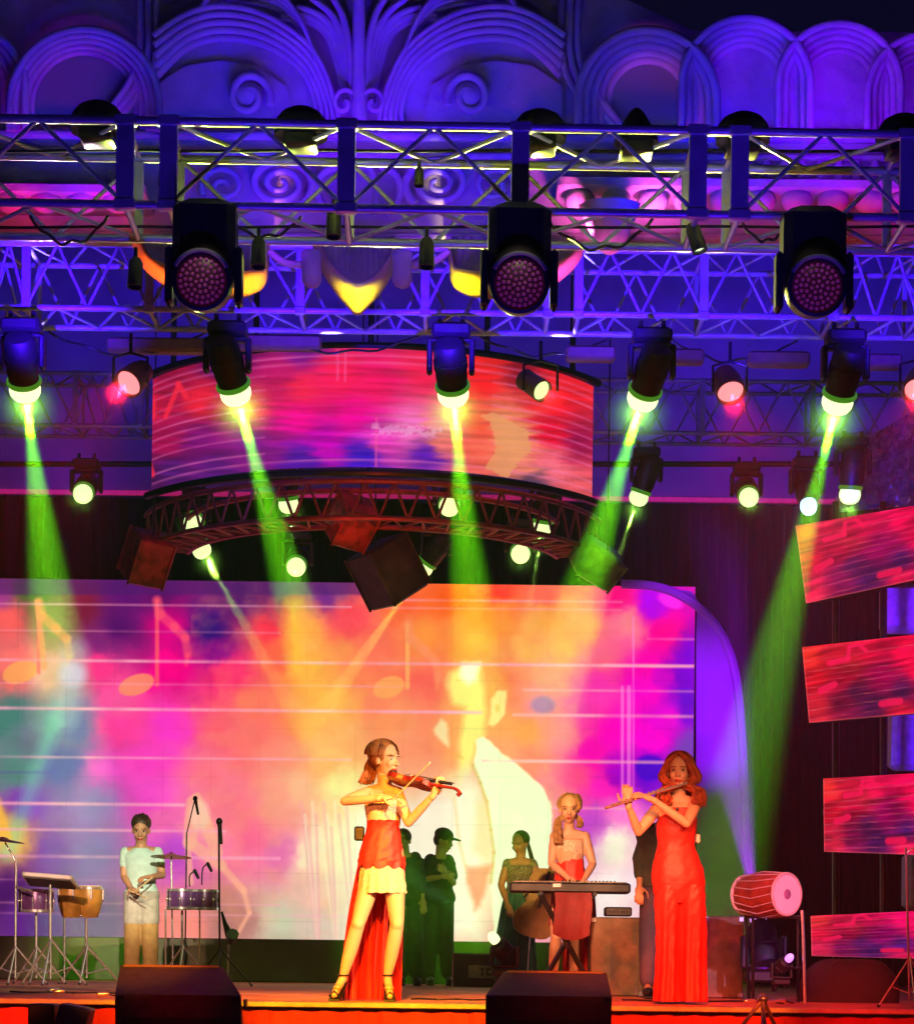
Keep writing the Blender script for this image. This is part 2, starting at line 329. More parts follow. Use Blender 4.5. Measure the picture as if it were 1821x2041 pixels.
def arch(cx, cy, r0, r1, n, bot, lab, dark):
    # niche opening with stepped scalloped rings above and straight jambs below
    b = MB()
    for i in range(n):
        r = r0 + (r1-r0)*i/(n-1); dep = .12 + .16*i
        th = (r1-r0)/(n-1)*.62
        pts = [(cx+r, bot)] + arc(cx, cy, r, 0, 180, 30, ry=r*1.02) + [(cx-r, bot)]
        b.path([P(a, c, D-dep*K) for a, c in pts], th*D/F, 10)
    b.build('scalloped_arch', stone, fac, label=lab)
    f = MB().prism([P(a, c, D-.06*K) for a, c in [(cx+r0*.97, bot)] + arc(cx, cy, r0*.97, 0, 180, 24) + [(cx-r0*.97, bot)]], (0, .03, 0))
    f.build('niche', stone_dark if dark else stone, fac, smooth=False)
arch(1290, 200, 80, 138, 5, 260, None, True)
arch(1486, 165, 76, 128, 5, 260, None, False)
arch(1672, 170, 70, 122, 5, 260, None, False)
arch(1850, 190, 74, 122, 5, 260, None, False)
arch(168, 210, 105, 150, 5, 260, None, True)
arch(-60, 170, 70, 110, 4, 260, None, False)
for cx in (2036, 2222, 2408, -250, -440): arch(cx, 185, 74, 122, 5, 260, None, False)
for s in (-1, 1):
    X = lambda x: 715 + s*(x-715)
    # big fanned scroll arcs over the inner niches
    for k in range(5):
        relief('scroll_band', [([(X(1118+k*2), 150-k*20), (X(1060), 95-k*17), (X(990), 75-k*16), (X(900), 90-k*15), (X(830-k*6), 140-k*10), (X(800-k*10), 210), (X(805-k*12), 260)], (9-k*.6, 5))], .15+.07*k)
    b = MB().prism([P(a, c, D-.10*K) for a, c in [(X(1120), 260), (X(1120), 170)] + [(X(x), y) for x, y in [(1060, 130), (990, 120), (920, 130), (860, 170), (840, 260)]]], (0, .03, 0)); b.build('niche', stone, fac, smooth=False)
    sp = [(X(935) + s*(8+42*(1-i/40))*math.cos(R(200-i*13.5))*.9, 192 - (8+42*(1-i/40))*math.sin(R(200-i*13.5))) for i in range(41)]
    relief('volute', [(sp, 8)], .3)
    b = MB().ell(P(X(935), 192, D-.2*K), (.20*K, .16*K, .20*K)); b.build('boss', stone, fac)
    # upper tier scroll
    for k in range(4):
        relief('scroll_band', [([(X(1050-k*8), 60-k*16), (X(1000), 20-k*14), (X(930), 5-k*12), (X(870), 20-k*10), (X(830), 60-k*6), (X(800), 120)], (7, 4))], .2+.08*k)
    # palm leaves of the central stem
    for k in range(5):
        relief('palm_leaf', [([(X(724+k*3), 205), (X(730+k*6), 130), (X(738+k*11), 70-k*2), (X(752+k*22), 20+k*4), (X(780+k*30), -20+k*16)], (12, 5))], .34-.04*k)
    # small paired scrolls at the stem's foot
    sp = [(X(745) + s*(4+24*(1-i/30))*math.cos(R(200-i*15)), 205 - (4+30*(1-i/30))*math.sin(R(200-i*15))) for i in range(31)]
    relief('volute', [(sp, 5)], .45)
    # outer jamb curls
    for k in range(3):
        relief('scroll_band', [([(X(1120+k*17), -40), (X(1118+k*17), 90), (X(1135+k*18), 160), (X(1190+k*16), 230), (X(1230+k*14), 270)], 7)], .2+.05*k)
    # spiral volutes of the frieze between the trusses
    sp = [(X(872) + s*(6+62*(1-i/60))*math.cos(R(230-i*14)), 365 - (5+48*(1-i/60))*math.sin(R(230-i*14))) for i in range(61)]
    relief('frieze_volute', [(sp, (9, 6))], .3)
    sp = [(X(985) + s*(6+40*(1-i/40))*math.cos(R(-30+i*14)), 370 - (5+36*(1-i/40))*math.sin(R(-30+i*14))) for i in range(41)]
    relief('frieze_volute', [(sp, (7, 5))], .3)
    relief('scroll_band', [([(X(760), 330), (X(790), 350), (X(796), 390), (X(770), 430)], 8), ([(X(735), 330), (X(750), 370), (X(745), 430)], 7)], .3)
relief('stem_bead', [([(715, 240), (715, 120), (715, 10), (715, -60)], (16, 10))], .42)
relief('moulding', [([(-880, 262), (2680, 282)], 9)], .3); relief('moulding', [([(-880, 300), (2680, 320)], 7)], .2)
# cornice ledges lit red and pink, with corbels
for x0, x1 in ((-880, 290), (1120, 2680)):
    b = MB()
    xm = (x0+x1)/2; c = (P(xm, 392, D-.45*K)); b.box(c, ((x1-x0)*D/F, .9*K, .16*K), bev=.03*K)
    for k in range(int((x1-x0)/72)):
        b.ell(P(x0+36+k*72, 400, D-.75*K), (.21*K, .16*K, .17*K))
    b.build('cornice', stone, fac)
b = MB()
for k in range(12): b.lathe([(.05*K, -.28*K), (.10*K, -.2*K), (.05*K, -.08*K), (.09*K, .05*K), (.05*K, .2*K)], P(1490+k*36, 350, D-.3*K), n=10)
b.build('balustrade', stone, fac)
# pendants: bowls and fluted drops
def pendant(cx, prof, dep, flutes=0, lab=None):
    b = MB(); rings = []; n = 60
    for y, r in prof:
        c = P(cx, y, D-dep*K); rings.append([c + Vector((math.cos(2*math.pi*k/n), math.sin(2*math.pi*k/n)*.8, 0))*(r*(1 + (.07*abs(math.sin(flutes*math.pi*k/n)) if flutes else 0))*D/F) for k in range(n)])
    b.loftrings(rings); return b.build('pendant', stone, fac, label=lab)
def swag(outer, inner, top, lab=None):
    O = smoothline(outer, 8); I = smoothline(inner, 8); n = len(O); rows = []
    for f, dep in ((0, .30), (.12, .52), (.5, .72), (.9, .98), (1, 1.0)):
        rows.append([P(O[k][0]*(1-f)+I[k][0]*f, O[k][1]*(1-f)+I[k][1]*f, D-dep*K) for k in range(n)])
    for f in (.06, .5, 1):
        rows.append([P(I[k][0], I[k][1]+(top-I[k][1])*f, D-(1.0-.06*(f > .01)-.5*f + .03*math.sin(k*1.5)*(f > .1))*K) for k in range(n)])
    return MB().loftrings(rows, cap=False, closed=False).build('swag', stone, fac, label=lab)
swag([(618,478),(638,535),(664,578),(690,610),(712,629),(736,610),(764,578),(787,535),(804,478)], [(642,478),(655,518),(680,546),(700,560),(712,566),(728,560),(750,546),(772,518),(785,478)], 470, 'central pointed swag with a yellow lit lip')
SL = [(262,482),(275,520),(305,553),(345,578),(400,594),(460,596),(505,587),(532,560),(538,482)]; SI = [(286,482),(297,505),(320,522),(355,534),(400,541),(460,541),(502,537),(526,527),(530,482)]
swag(SL, SI, 470, 'left swag lit orange'); swag([(1430-x, y) for x, y in SL[::-1]], [(1430-x, y) for x, y in SI[::-1]], 470, 'right swag lit yellow and pink')
for cx in (621, 802): pendant(cx, [(500, 17), (508, 20), (516, 18), (560, 18), (570, 13), (574, 5)], 1.15, 5)
pendant(1215, [(410, 56), (440, 46), (470, 34), (495, 24), (506, 8)], 1.2, 7)
relief('lower_moulding', [([(-880, 464), (2680, 482)], 9)], .25)
for q_ in ([(536, 500), (565, 522), (604, 528)], [(820, 528), (860, 522), (894, 500)]): relief('festoon', [(q_, 7)], 1.0)
# ------------------------------------------------------------------ trusses
def truss(name, A, B, h, dep, posts, zig, r, mt, label, group, pw, mids=None):
    """box truss from A to B (front bottom chord), posts = px list, zig = zigzags per bay"""
    A = Vector(A); B = Vector(B); L = (B-A).length; ax = (B-A)/L
    t = thing(name, tuple(A), label, 'truss', group)
    up = Vector((0, 0, 1)); bk = Vector((-ax.y, ax.x, 0)).normalized()
    for a, c in ((0, 0), (h, 0), (0, dep), (h, dep)):
        MB().tube(A+up*a+bk*c, B+up*a+bk*c, r, n=12).build('chord', mt, t)
    pos = [(p-A.x)/ax.x for p in posts]
    for s in pos:
        q = A+ax*s; b = MB()
        b.box(q+up*h/2, (pw, r*1.7, h-r*2)).build('upright', mt, t); MB().box(q+up*h/2+bk*dep, (pw*.5, r*1.4, h-r*2)).build('upright', mt, t)
        for a in (0, h): MB().tube(q+up*a, q+bk*dep+up*a, r*.75).build('cross_bar', mt, t)
        for a in (0, h): MB().box(q+up*a, (pw*1.25, r*2.5, r*2.5), bev=r*.3).build('coupler', mt, t)
    for s0, s1 in zip(pos[:-1], pos[1:]):
        if s1-s0 < .45: continue
        n = zig
        for fc in range(4):
            b = MB()
            o, u, v = [(Vector(), up*h, 0), (bk*dep, up*h, 1), (Vector(), bk*dep, 1), (up*h, bk*dep, 0)][fc]
            for i in range(n*2):
                e0 = s0 + (s1-s0)*i/(n*2); e1 = s0 + (s1-s0)*(i+1)/(n*2); k = (i+v) % 2
                b.tube(A+ax*e0+o+u*k, A+ax*e1+o+u*(1-k), r*.52, n=8)
            b.build('diagonal_bracing', mt, t)
    return t
def X_at(px, d, py=600): return P(px, py, d).x
A = P(-800, 402, 13.0); B = P(2600, 428, 13.15); B.z = A.z + .0
h1 = P(500, 240, 13).z - P(500, 408, 13).z
T1z = P(900, 418, 13.07).z
A.z = B.z = T1z
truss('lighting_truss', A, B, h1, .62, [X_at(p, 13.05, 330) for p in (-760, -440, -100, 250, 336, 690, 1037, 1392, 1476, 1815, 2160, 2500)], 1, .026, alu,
      'nearest aluminium box truss across the top, carrying the three big round wash lights', None, .105)
T2z = P(900, 623, 18.2).z; h2 = P(900, 495, 18.2).z - T2z
A2 = P(-800, 600, 18.2); B2 = P(2600, 600, 18.2); A2.z = B2.z = T2z
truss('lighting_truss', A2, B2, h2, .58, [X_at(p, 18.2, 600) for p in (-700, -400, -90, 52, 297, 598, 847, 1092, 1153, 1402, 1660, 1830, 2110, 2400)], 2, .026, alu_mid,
      'middle box truss glowing violet, from which the bright green beam lights hang', None, .07)
T3z = P(900, 857, 23).z; A3 = P(-160, 800, 23); B3 = P(1990, 800, 23); A3.z = B3.z = T3z
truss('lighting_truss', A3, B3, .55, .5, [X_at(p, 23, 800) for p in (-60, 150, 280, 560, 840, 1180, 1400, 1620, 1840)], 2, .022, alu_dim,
      'dim rearmost truss behind the curved upper screen', None, .05)
# flat dark battens slung under the middle truss
for x0, x1, y in [(215, 410, 690), (470, 640, 684), (1128, 1226, 706), (1335, 1402, 712), (1490, 1612, 717), (1720, 1795, 722)]:
    t = tag(MB().box(P((x0+x1)/2, y, 18.9), ((x1-x0)*18.9/F, .16, .12), bev=.02).build('batten', mat('plum_batten', (.20, .07, .10), .6)),
            None, 'batten', 'battens under the middle truss')
    t['label'] = {215: 'plum batten under the middle truss, leftmost of them', 470: 'plum batten just above the left part of the curved screen', 1128: 'plum batten above the right end of the curved screen',
                  1335: 'shortest plum batten, right of the fourth green beam light', 1490: 'longest plum batten, left of the rightmost green beam light', 1720: 'plum batten at the right picture edge'}[x0]
# power cables clipped along the front truss
for k, (y0, lab) in enumerate([(300, 'black power cable looped along the upper part of the front truss'), (452, 'black power cable sagging along the underside of the front truss')]):
    pts = []
    for i in range(90):
        px = -60 + i*22; pts.append(P(px, y0 + 1.2*math.sin(i*.35), 13.5))
    tag(MB().path(pts, .009, 6).build('power_cable', curtain), lab, 'cable', 'cables on the front truss')
for k, (x0, x1, y, dr, d_) in enumerate([(60, 215, 430, 55, 13.4), (455, 600, 432, 40, 13.4), (1090, 1300, 436, 60, 13.45), (1480, 1570, 445, 35, 13.45), (90, 420, 655, 50, 18.9), (520, 850, 660, 42, 18.9), (950, 1230, 664, 45, 18.9), (1330, 1600, 668, 52, 18.9)]):
    pts = [P(x0+(x1-x0)*i/20, y+dr*math.sin(math.pi*i/20)**.8*(1+.1*math.sin(i)), d_+.05*math.sin(i*.9)) for i in range(21)]
    tag(MB().path(pts, .010, 6).build('cable', black), ['drooping cable at the far left under the front truss', 'drooping cable between the two left wash lights under the front truss', 'drooping cable right of the middle wash light', 'short drooping cable left of the right wash light',
        'drooping cable under the middle truss at the far left', 'drooping cable under the middle truss above the left of the curved screen', 'drooping cable under the middle truss above the right of the curved screen', 'drooping cable under the middle truss between the right beam lights'][k], 'cable', 'drooping cables on the trusses')
# ------------------------------------------------------------------ moving heads
def moving_head(loc, s=1.0, body=bluebody, lens=lamp_green, aim=(0, 0, -1), lr=.085, up=False, rimm=None):
    """hangs from its origin (or stands on it if up)"""
    sg = 1 if up else -1
    t = thing('moving_head', loc, None, None); L = Vector(loc)
    Z = lambda z: sg*z*s
    MB().box(L+Vector((0, 0, Z(.07))), (.34*s, .26*s, .12*s), bev=.025*s).build('base', body, t)
    for x in (-1, 1): MB().tube(L+Vector((x*.1*s, 0, Z(-.07))), L+Vector((x*.1*s, 0, Z(.01))), .022*s).build('clamp', blackm, t)
    b = MB().box(L+Vector((0, 0, Z(.155))), (.36*s, .12*s, .05*s), bev=.015*s)
    for x in (-1, 1): b.box(L+Vector((x*.185*s, 0, Z(.29))), (.05*s, .13*s, .30*s), bev=.015*s)
    b.build('yoke', body, t)
    hd = L+Vector((0, 0, Z(.36))); a = Vector(aim).normalized()
    h = MB().lathe([(.05*s, -.235*s), (.115*s, -.225*s), (.14*s, -.19*s), (.142*s, -.06*s), (.150*s, -.055*s), (.150*s, .02*s), (.142*s, .025*s), (.14*s, .12*s), (.13*s, .17*s), (lr*s*1.25, .20*s), (lr*s*1.25, .235*s), (lr*s*1.02, .235*s), (lr*s*1.0, .215*s)], hd, a, 24)
    h = h.build('head', body, t)
    MB().lathe([(lr*s*.9, .20*s), (lr*s*1.16, .24*s), (lr*s*1.25, .285*s), (lr*s*1.2, .325*s), (lr*s*.98, .365*s), (lr*s*.6, .392*s), (lr*s*.1, .402*s)], hd, a, 24).build('lens', lens, h)
    MB().lathe([(lr*s*1.1, .18*s), (lr*s*1.38, .195*s), (lr*s*1.4, .215*s), (lr*s*1.3, .232*s), (lr*s*1.1, .232*s)], hd, a, 24).build('added_lens_ring', rimm or body, h)  # ring added round the lens; the green ones carry the halo glow
    return t, hd + a*.41*s, a
names = ['leftmost', 'second', 'middle', 'fourth', 'rightmost']
beams = [((50, 778), (108, 1250), 19.9, 13, .9), ((470, 785), (612, 1290), 19.9, 12, .9), ((903, 787), (942, 1240), 19.9, 12.5, .9), ((1280, 795), (1142, 1240), 19.9, 13, .9), ((1668, 803), (1533, 1350), 19.9, 11.5, .8)]
for i, (a, b_, db, deg, e) in enumerate(beams):
    lp = P(a[0], a[1], 18.15); q = P(*b_, db); aim = (q-lp).normalized()
    s = .94; top = lp - aim*.30*s + Vector((0, 0, .36*s))
    t, lpos, _ = moving_head(top, s, bluebody, lamp_green, aim, .112, rimm=halo_green)
    tag(t, '%s large beam light under the middle truss, its green shaft %s' % (names[i], ['at the far left', 'crossing the curved screen', 'falling straight down', 'slanting down left', 'reaching the dark gap'][i]), 'stage light', 'large green beam lights')
    spot(lpos, q, 440000*e, (.17, 1, .004), deg*1.08, .85, .02, beam=True, name='green_beam')
    spot(lpos, q, 52000*e, (1, .65, .01), deg*.4, .9, .02, beam=True, name='green_beam_core'); PUFFS.append((lpos + aim*.05, 0.34, (.30, 1, .05), 1.0, 60))
small = [(165, 985, 23, (30, 60), 0), (385, 1043, 23.2, None, 0), (403, 1098, 23.4, (490, 1250), 22000), (575, 1007, 22, (590, 1130), 2500), (590, 1131, 23.4, None, 0), (895, 1010, 22, None, 0), (843, 1133, 23.4, (765, 1245), 32000),
         (1080, 1053, 23.2, (1060, 1180), 5000), (1037, 1105, 23.4, None, 0), (1272, 993, 23.0, (1215, 1160), 12000), (1492, 992, 23, None, 0), (1693, 988, 20.5, (1668, 1240), 9000)]
slab = ['small lit moving head at the far left under the violet header', 'small lit moving head above another, right of the left red cube', 'small lit moving head lower of a pair, its thin beam going down right', 'small lit moving head under the left of the curved screen',
        'small lit moving head low inside the second green shaft', 'small lit moving head beside the middle green shaft', 'small lit moving head right of the brown hanging cube, beam down left', 'small lit moving head upper of a pair right of the middle shaft',
        'small lit moving head lower of a pair right of the middle shaft', 'small lit moving head right of the fourth green shaft', 'small lit moving head with clear dark body below the violet header on the right', 'small lit moving head over the topmost right wing screen']
for i, (px, py, d, tgt, e) in enumerate(small):
    lp = P(px, py, d); q = P(*tgt, d+.2) if (tgt and e) else lp + Vector((0, -1.2, -.7)); aim = (q-lp).normalized(); s = .82
    top = lp - aim*.30*s + Vector((0, 0, .36*s))
    t, lpos, _ = moving_head(top, s, black, lamp_pale, aim, .10, rimm=halo_green)
    tag(t, slab[i], 'stage light', 'small moving heads at the back')
    PUFFS.append((lpos + aim*.04, 0.22, (.35, 1, .08), 1.0, 12))
    if e: spot(lpos, q, e*6, (.50, 1, .12), 8, .5, .015, beam=True, name='thin_beam')
# the pipe each of them hangs from
b = tag(MB().tube(P(-100, 925, 23.3), P(1950, 925, 23.3), .03).build('lighting_pipe', blackm), 'thin black pipe crossing in front of the header, holding small moving heads', 'pipe')
for px, py in [(1607, 1000)]:
    lp = P(px, py, 20.5); t, lpos, _ = moving_head(lp + Vector((0, 0, .42)), .8, black, lamp_blue, (0, -.6, -1), .08)
    tag(t, 'small moving head with a bluish white lens crossed by the rightmost green shaft', 'stage light')
    spot(lpos, P(1600, 1060, 19.5), 1500, (.3, .4, 1), 70, 1, .02, beam=True)
# dark fixtures standing on the front truss
zt1 = T1z + h1 + .03
for i, (px, dd) in enumerate([(195, 0), (600, .05), (1075, .05), (1268, .1), (1480, .05), (1800, .05)]):
    p = P(px, 236, 13.35+dd); lab = ['leftmost', 'second', 'third', 'fourth', 'fifth', 'rightmost'][i]
    t = thing('dome_light', (p.x, p.y, zt1), '%s of the dark domed fixtures standing on top of the front truss' % lab, 'stage light', 'domed fixtures on the front truss')
    o = Vector((p.x, p.y, zt1))
    if i == 3: prof = [(.14, .0), (.13, .05), (.09, .12), (.05, .19), (.02, .22)]
    else: prof = [(.165, 0), (.17, .05), (.155, .10), (.12, .145), (.07, .172), (.01, .18)]
    MB().lathe(prof, o+Vector((0, 0, .015)), n=28).build('dome', black, t)
    MB().box(o+Vector((0, 0, -.02)), (.2, .2, .08), bev=.01).build('clamp', blackm, t)
    if i in (1, 2): MB().ell(o+Vector((-.2, -.05, .07)), (.018, .018, .014)).build('connector', chrome, t)
# round LED wash lights facing the audience
for i, (px, py) in enumerate([(402, 560), (1035, 566), (1627, 572)]):
    c = P(px, py, 12.75)
    t = thing('wash_light', (c.x, c.y, T1z), ['left round wash light, its diodes glowing dull red, orange bowl beside it', 'middle round wash light, glinting rim, between yellow and pink lit stonework', 'right round wash light, almost black, under the right half of the front truss'][i], 'stage light', 'big round wash lights')
    M3 = Matrix.Rotation(R(-6), 3, 'X')
    hz = T1z - c.z
    b = MB().box((c.x, c.y+.16, (T1z-.05+c.z+.02)/2), (.37, .26, T1z-.05-c.z+.02), bev=.05); b.build('base', black, t)
    for sx in (-1, 1): MB().box((c.x+sx*.205, c.y+.12, c.z+.06), (.045, .13, .34), bev=.015).build('yoke_arm', black, t)
    ax = Vector((0, -1, -.16)).normalized()
    hd = MB().lathe([(.06, -.30), (.13, -.27), (.165, -.15), (.175, -.02), (.172, .03), (.150, .035), (.148, .012)], c, ax, 40).build('head', black, t)
    MB().lathe([(.147, .012), (.14, .016), (.01, .02)], c, ax, 40).build('lens_plate', diode_cap, hd)
    X, Y, Z = frame(ax); b = MB(); rr = 0
    for ring, (n, r) in enumerate([(1, 0), (6, .032), (12, .064), (18, .094), (24, .124)]):
        for k in range(n):
            an = 2*math.pi*k/n + ring*.2; b.lathe([(.0115, .018), (.009, .024), (.002, .026)], c + (X*math.cos(an)+Y*math.sin(an))*r, ax, 8)
    b.build('diode_array', diode, hd)
    b = MB()   # chrome arc added over the lens to stand for the glint on its rim
    b.path([c + ax*.055 + (Vector((math.cos(R(a)), 0, 0)) + Vector((0, -.1, 1))*math.sin(R(a)))*.168 for a in range(25, 160, 8)], .013, 8); b.build('rim_glint_arc', chrome, hd)
# small black cans and cabling tucked in the front truss
for i, (px, py, dx) in enumerate([(270, 540, 0), (515, 500, 0), (850, 500, 0), (665, 440, 0), (1385, 470, .3), (325, 350, 0), (835, 350, 0)]):
    c = P(px, py, 13.3); t = thing('spot_can', tuple(c), ['small black can left of the left wash light under the front truss', 'small black can right of the left wash light, before the orange bowl', 'small black can in front of the second yellow bowl', 'small black can under the middle of the front truss',
        'tilted black can with a pale yellow lens under the right of the front truss', 'tiny dark can inside the left bay of the front truss', 'tiny dark can inside the middle bay of the front truss'][i], 'stage light', 'small cans in the front truss')
    a = Vector((dx, -.15, -1)).normalized(); s = .8 if i < 5 else .5
    MB().lathe([(.035*s, -.10*s), (.055*s, -.06*s), (.06*s, .10*s), (.06*s, .13*s), (.05*s, .13*s), (.045*s, .10*s)], c, a, 16).build('can', black, t)
    MB().tube(c - a*.08*s, Vector((c.x, c.y, c.z+.18*s)), .012).build('hanger', blackm, t)
    if i == 4: MB().lathe([(.05*s, .10*s), (.01, .12*s)], c, a, 16).build('lens', lamp_pale, t)
# PAR cans
for i, (px, py, ax, lab) in enumerate([(258, 762, (-.55, -1, -.9), 'glowing par can left of the curved screen, lens tilted down left'), (1077, 777, (.8, -1, -.8), 'pale glowing par can over the right part of the curved screen'),
                                  (1455, 779, (.2, -1, -1.2), 'pink glowing par can between the two right green beam lights'), (1829, 776, (-.3, -1, -1), 'glowing par can cut by the right picture edge')]):
    c = P(px, py, 18.1); a = Vector(ax).normalized()
    t = thing('par_can', tuple(c), lab, 'stage light', 'par cans under the middle truss')
    k = .75 if i == 1 else 1
    body = MB().lathe([(.05, -.26), (.09, -.24), (.115*k, -.14), (.125*k, 0), (.125*k, .03), (.112*k, .03), (.11*k, 0)], c, a, 24).build('can', mat('par_housing', (.14, .03, .03), .5, .3), t)
    MB().lathe([(.108*k, .0), (.07*k, .012), (.01, .016)], c, a, 24).build('lens', lamp_red if i != 1 else lamp_pale, body)
    b = MB().path([c + Vector((.14, .03, 0)), c+Vector((.14, .05, .22)), c+Vector((0, .05, .26)), c+Vector((-.14, .05, .22)), c+Vector((-.14, .03, 0))], .012); b.tube(c+Vector((0, .05, .26)), c+Vector((0, .05, .42)), .015); b.build('yoke', blackm, t)
    PUFFS.append((c + a*.08, .24, (1, .015, .03), 1.0, 14 if i != 1 else 4)); spot(c+a*.08, c+a*2.2, 6000 if i != 1 else 1200, (1, .005, .02), 70, 1, .05, beam=True, name='red_glow')

# ------------------------------------------------------------------ LED pictures
def vnoise(x, y, seed=0, octv=4):
    out = np.zeros_like(x); amp = 1; tot = 0; rs = np.random.RandomState(seed)
    for o in range(octv):
        tab = rs.rand(64, 64); xf = x*2**o; yf = y*2**o
        xi = np.floor(xf).astype(int); yi = np.floor(yf).astype(int); fx = xf-xi; fy = yf-yi
        fx = fx*fx*(3-2*fx); fy = fy*fy*(3-2*fy); g_ = lambda a, b: tab[a % 64, b % 64]
        out += amp*((g_(xi, yi)*(1-fx)+g_(xi+1, yi)*fx)*(1-fy)+(g_(xi, yi+1)*(1-fx)+g_(xi+1, yi+1)*fx)*fy); tot += amp; amp *= .5
    return out/tot-.5
def idw(px, py, pts, pw=3.2):
    acc = np.zeros(px.shape+(3,)); ws = np.zeros(px.shape)
    for x, y, c in pts:
        wt = 1/((px-x)**2+(py-y)**2+120)**(pw/2); acc += wt[..., None]*np.array(c, float); ws += wt
    return acc/ws[..., None]
def mix(col, c, a): return col*(1-a[..., None]) + np.array(c, float)*a[..., None]
def seg(px, py, x0, y0, x1, y1):
    dx, dy = x1-x0, y1-y0; t = np.clip(((px-x0)*dx+(py-y0)*dy)/(dx*dx+dy*dy), 0, 1); return np.hypot(px-x0-t*dx, py-y0-t*dy)
def poly_in(px, py, pts):
    ins = np.zeros(px.shape, bool); n = len(pts)
    for i in range(n):
        x0, y0 = pts[i]; x1, y1 = pts[(i+1) % n]
        if y0 == y1: continue
        c = ((y0 > py) != (y1 > py)) & (px < (x1-x0)*(py-y0)/(y1-y0)+x0); ins ^= c
    return ins
def psoft(px, py, pts, f=10):
    dd = np.full(px.shape, 1e9)
    for i in range(len(pts)): dd = np.minimum(dd, seg(px, py, *pts[i], *pts[(i+1) % len(pts)]))
    return np.clip(.5 + np.where(poly_in(px, py, pts), dd, -dd)/f, 0, 1)
def soft(dist, r, f=2.0): return np.clip((r-dist)/f+.5, 0, 1)
def to_lin(c):
    c = np.clip(c/255, 0, 1); return np.where(c <= .04045, c/12.92, ((c+.055)/1.055)**2.4)
def screen_mesh(name, verts, nx, ny, cols, m, parent):
    me = bpy.data.meshes.new(name); org = np.array(org_of(parent))
    vs = (verts - org).reshape(-1, 3); idx = np.arange(nx*ny).reshape(ny, nx)
    q = np.stack([idx[:-1, :-1], idx[:-1, 1:], idx[1:, 1:], idx[1:, :-1]], -1).reshape(-1, 4)
    me.from_pydata(vs.tolist(), [], q.tolist()); ca = me.color_attributes.new('picture', 'FLOAT_COLOR', 'POINT')
    rgba = np.ones((nx*ny, 4), np.float32); rgba[:, :3] = to_lin(cols).reshape(-1, 3); ca.data.foreach_set('color', rgba.ravel())
    me.materials.append(m); o = bpy.data.objects.new(name, me); sc.collection.objects.link(o); o.parent = parent; return o
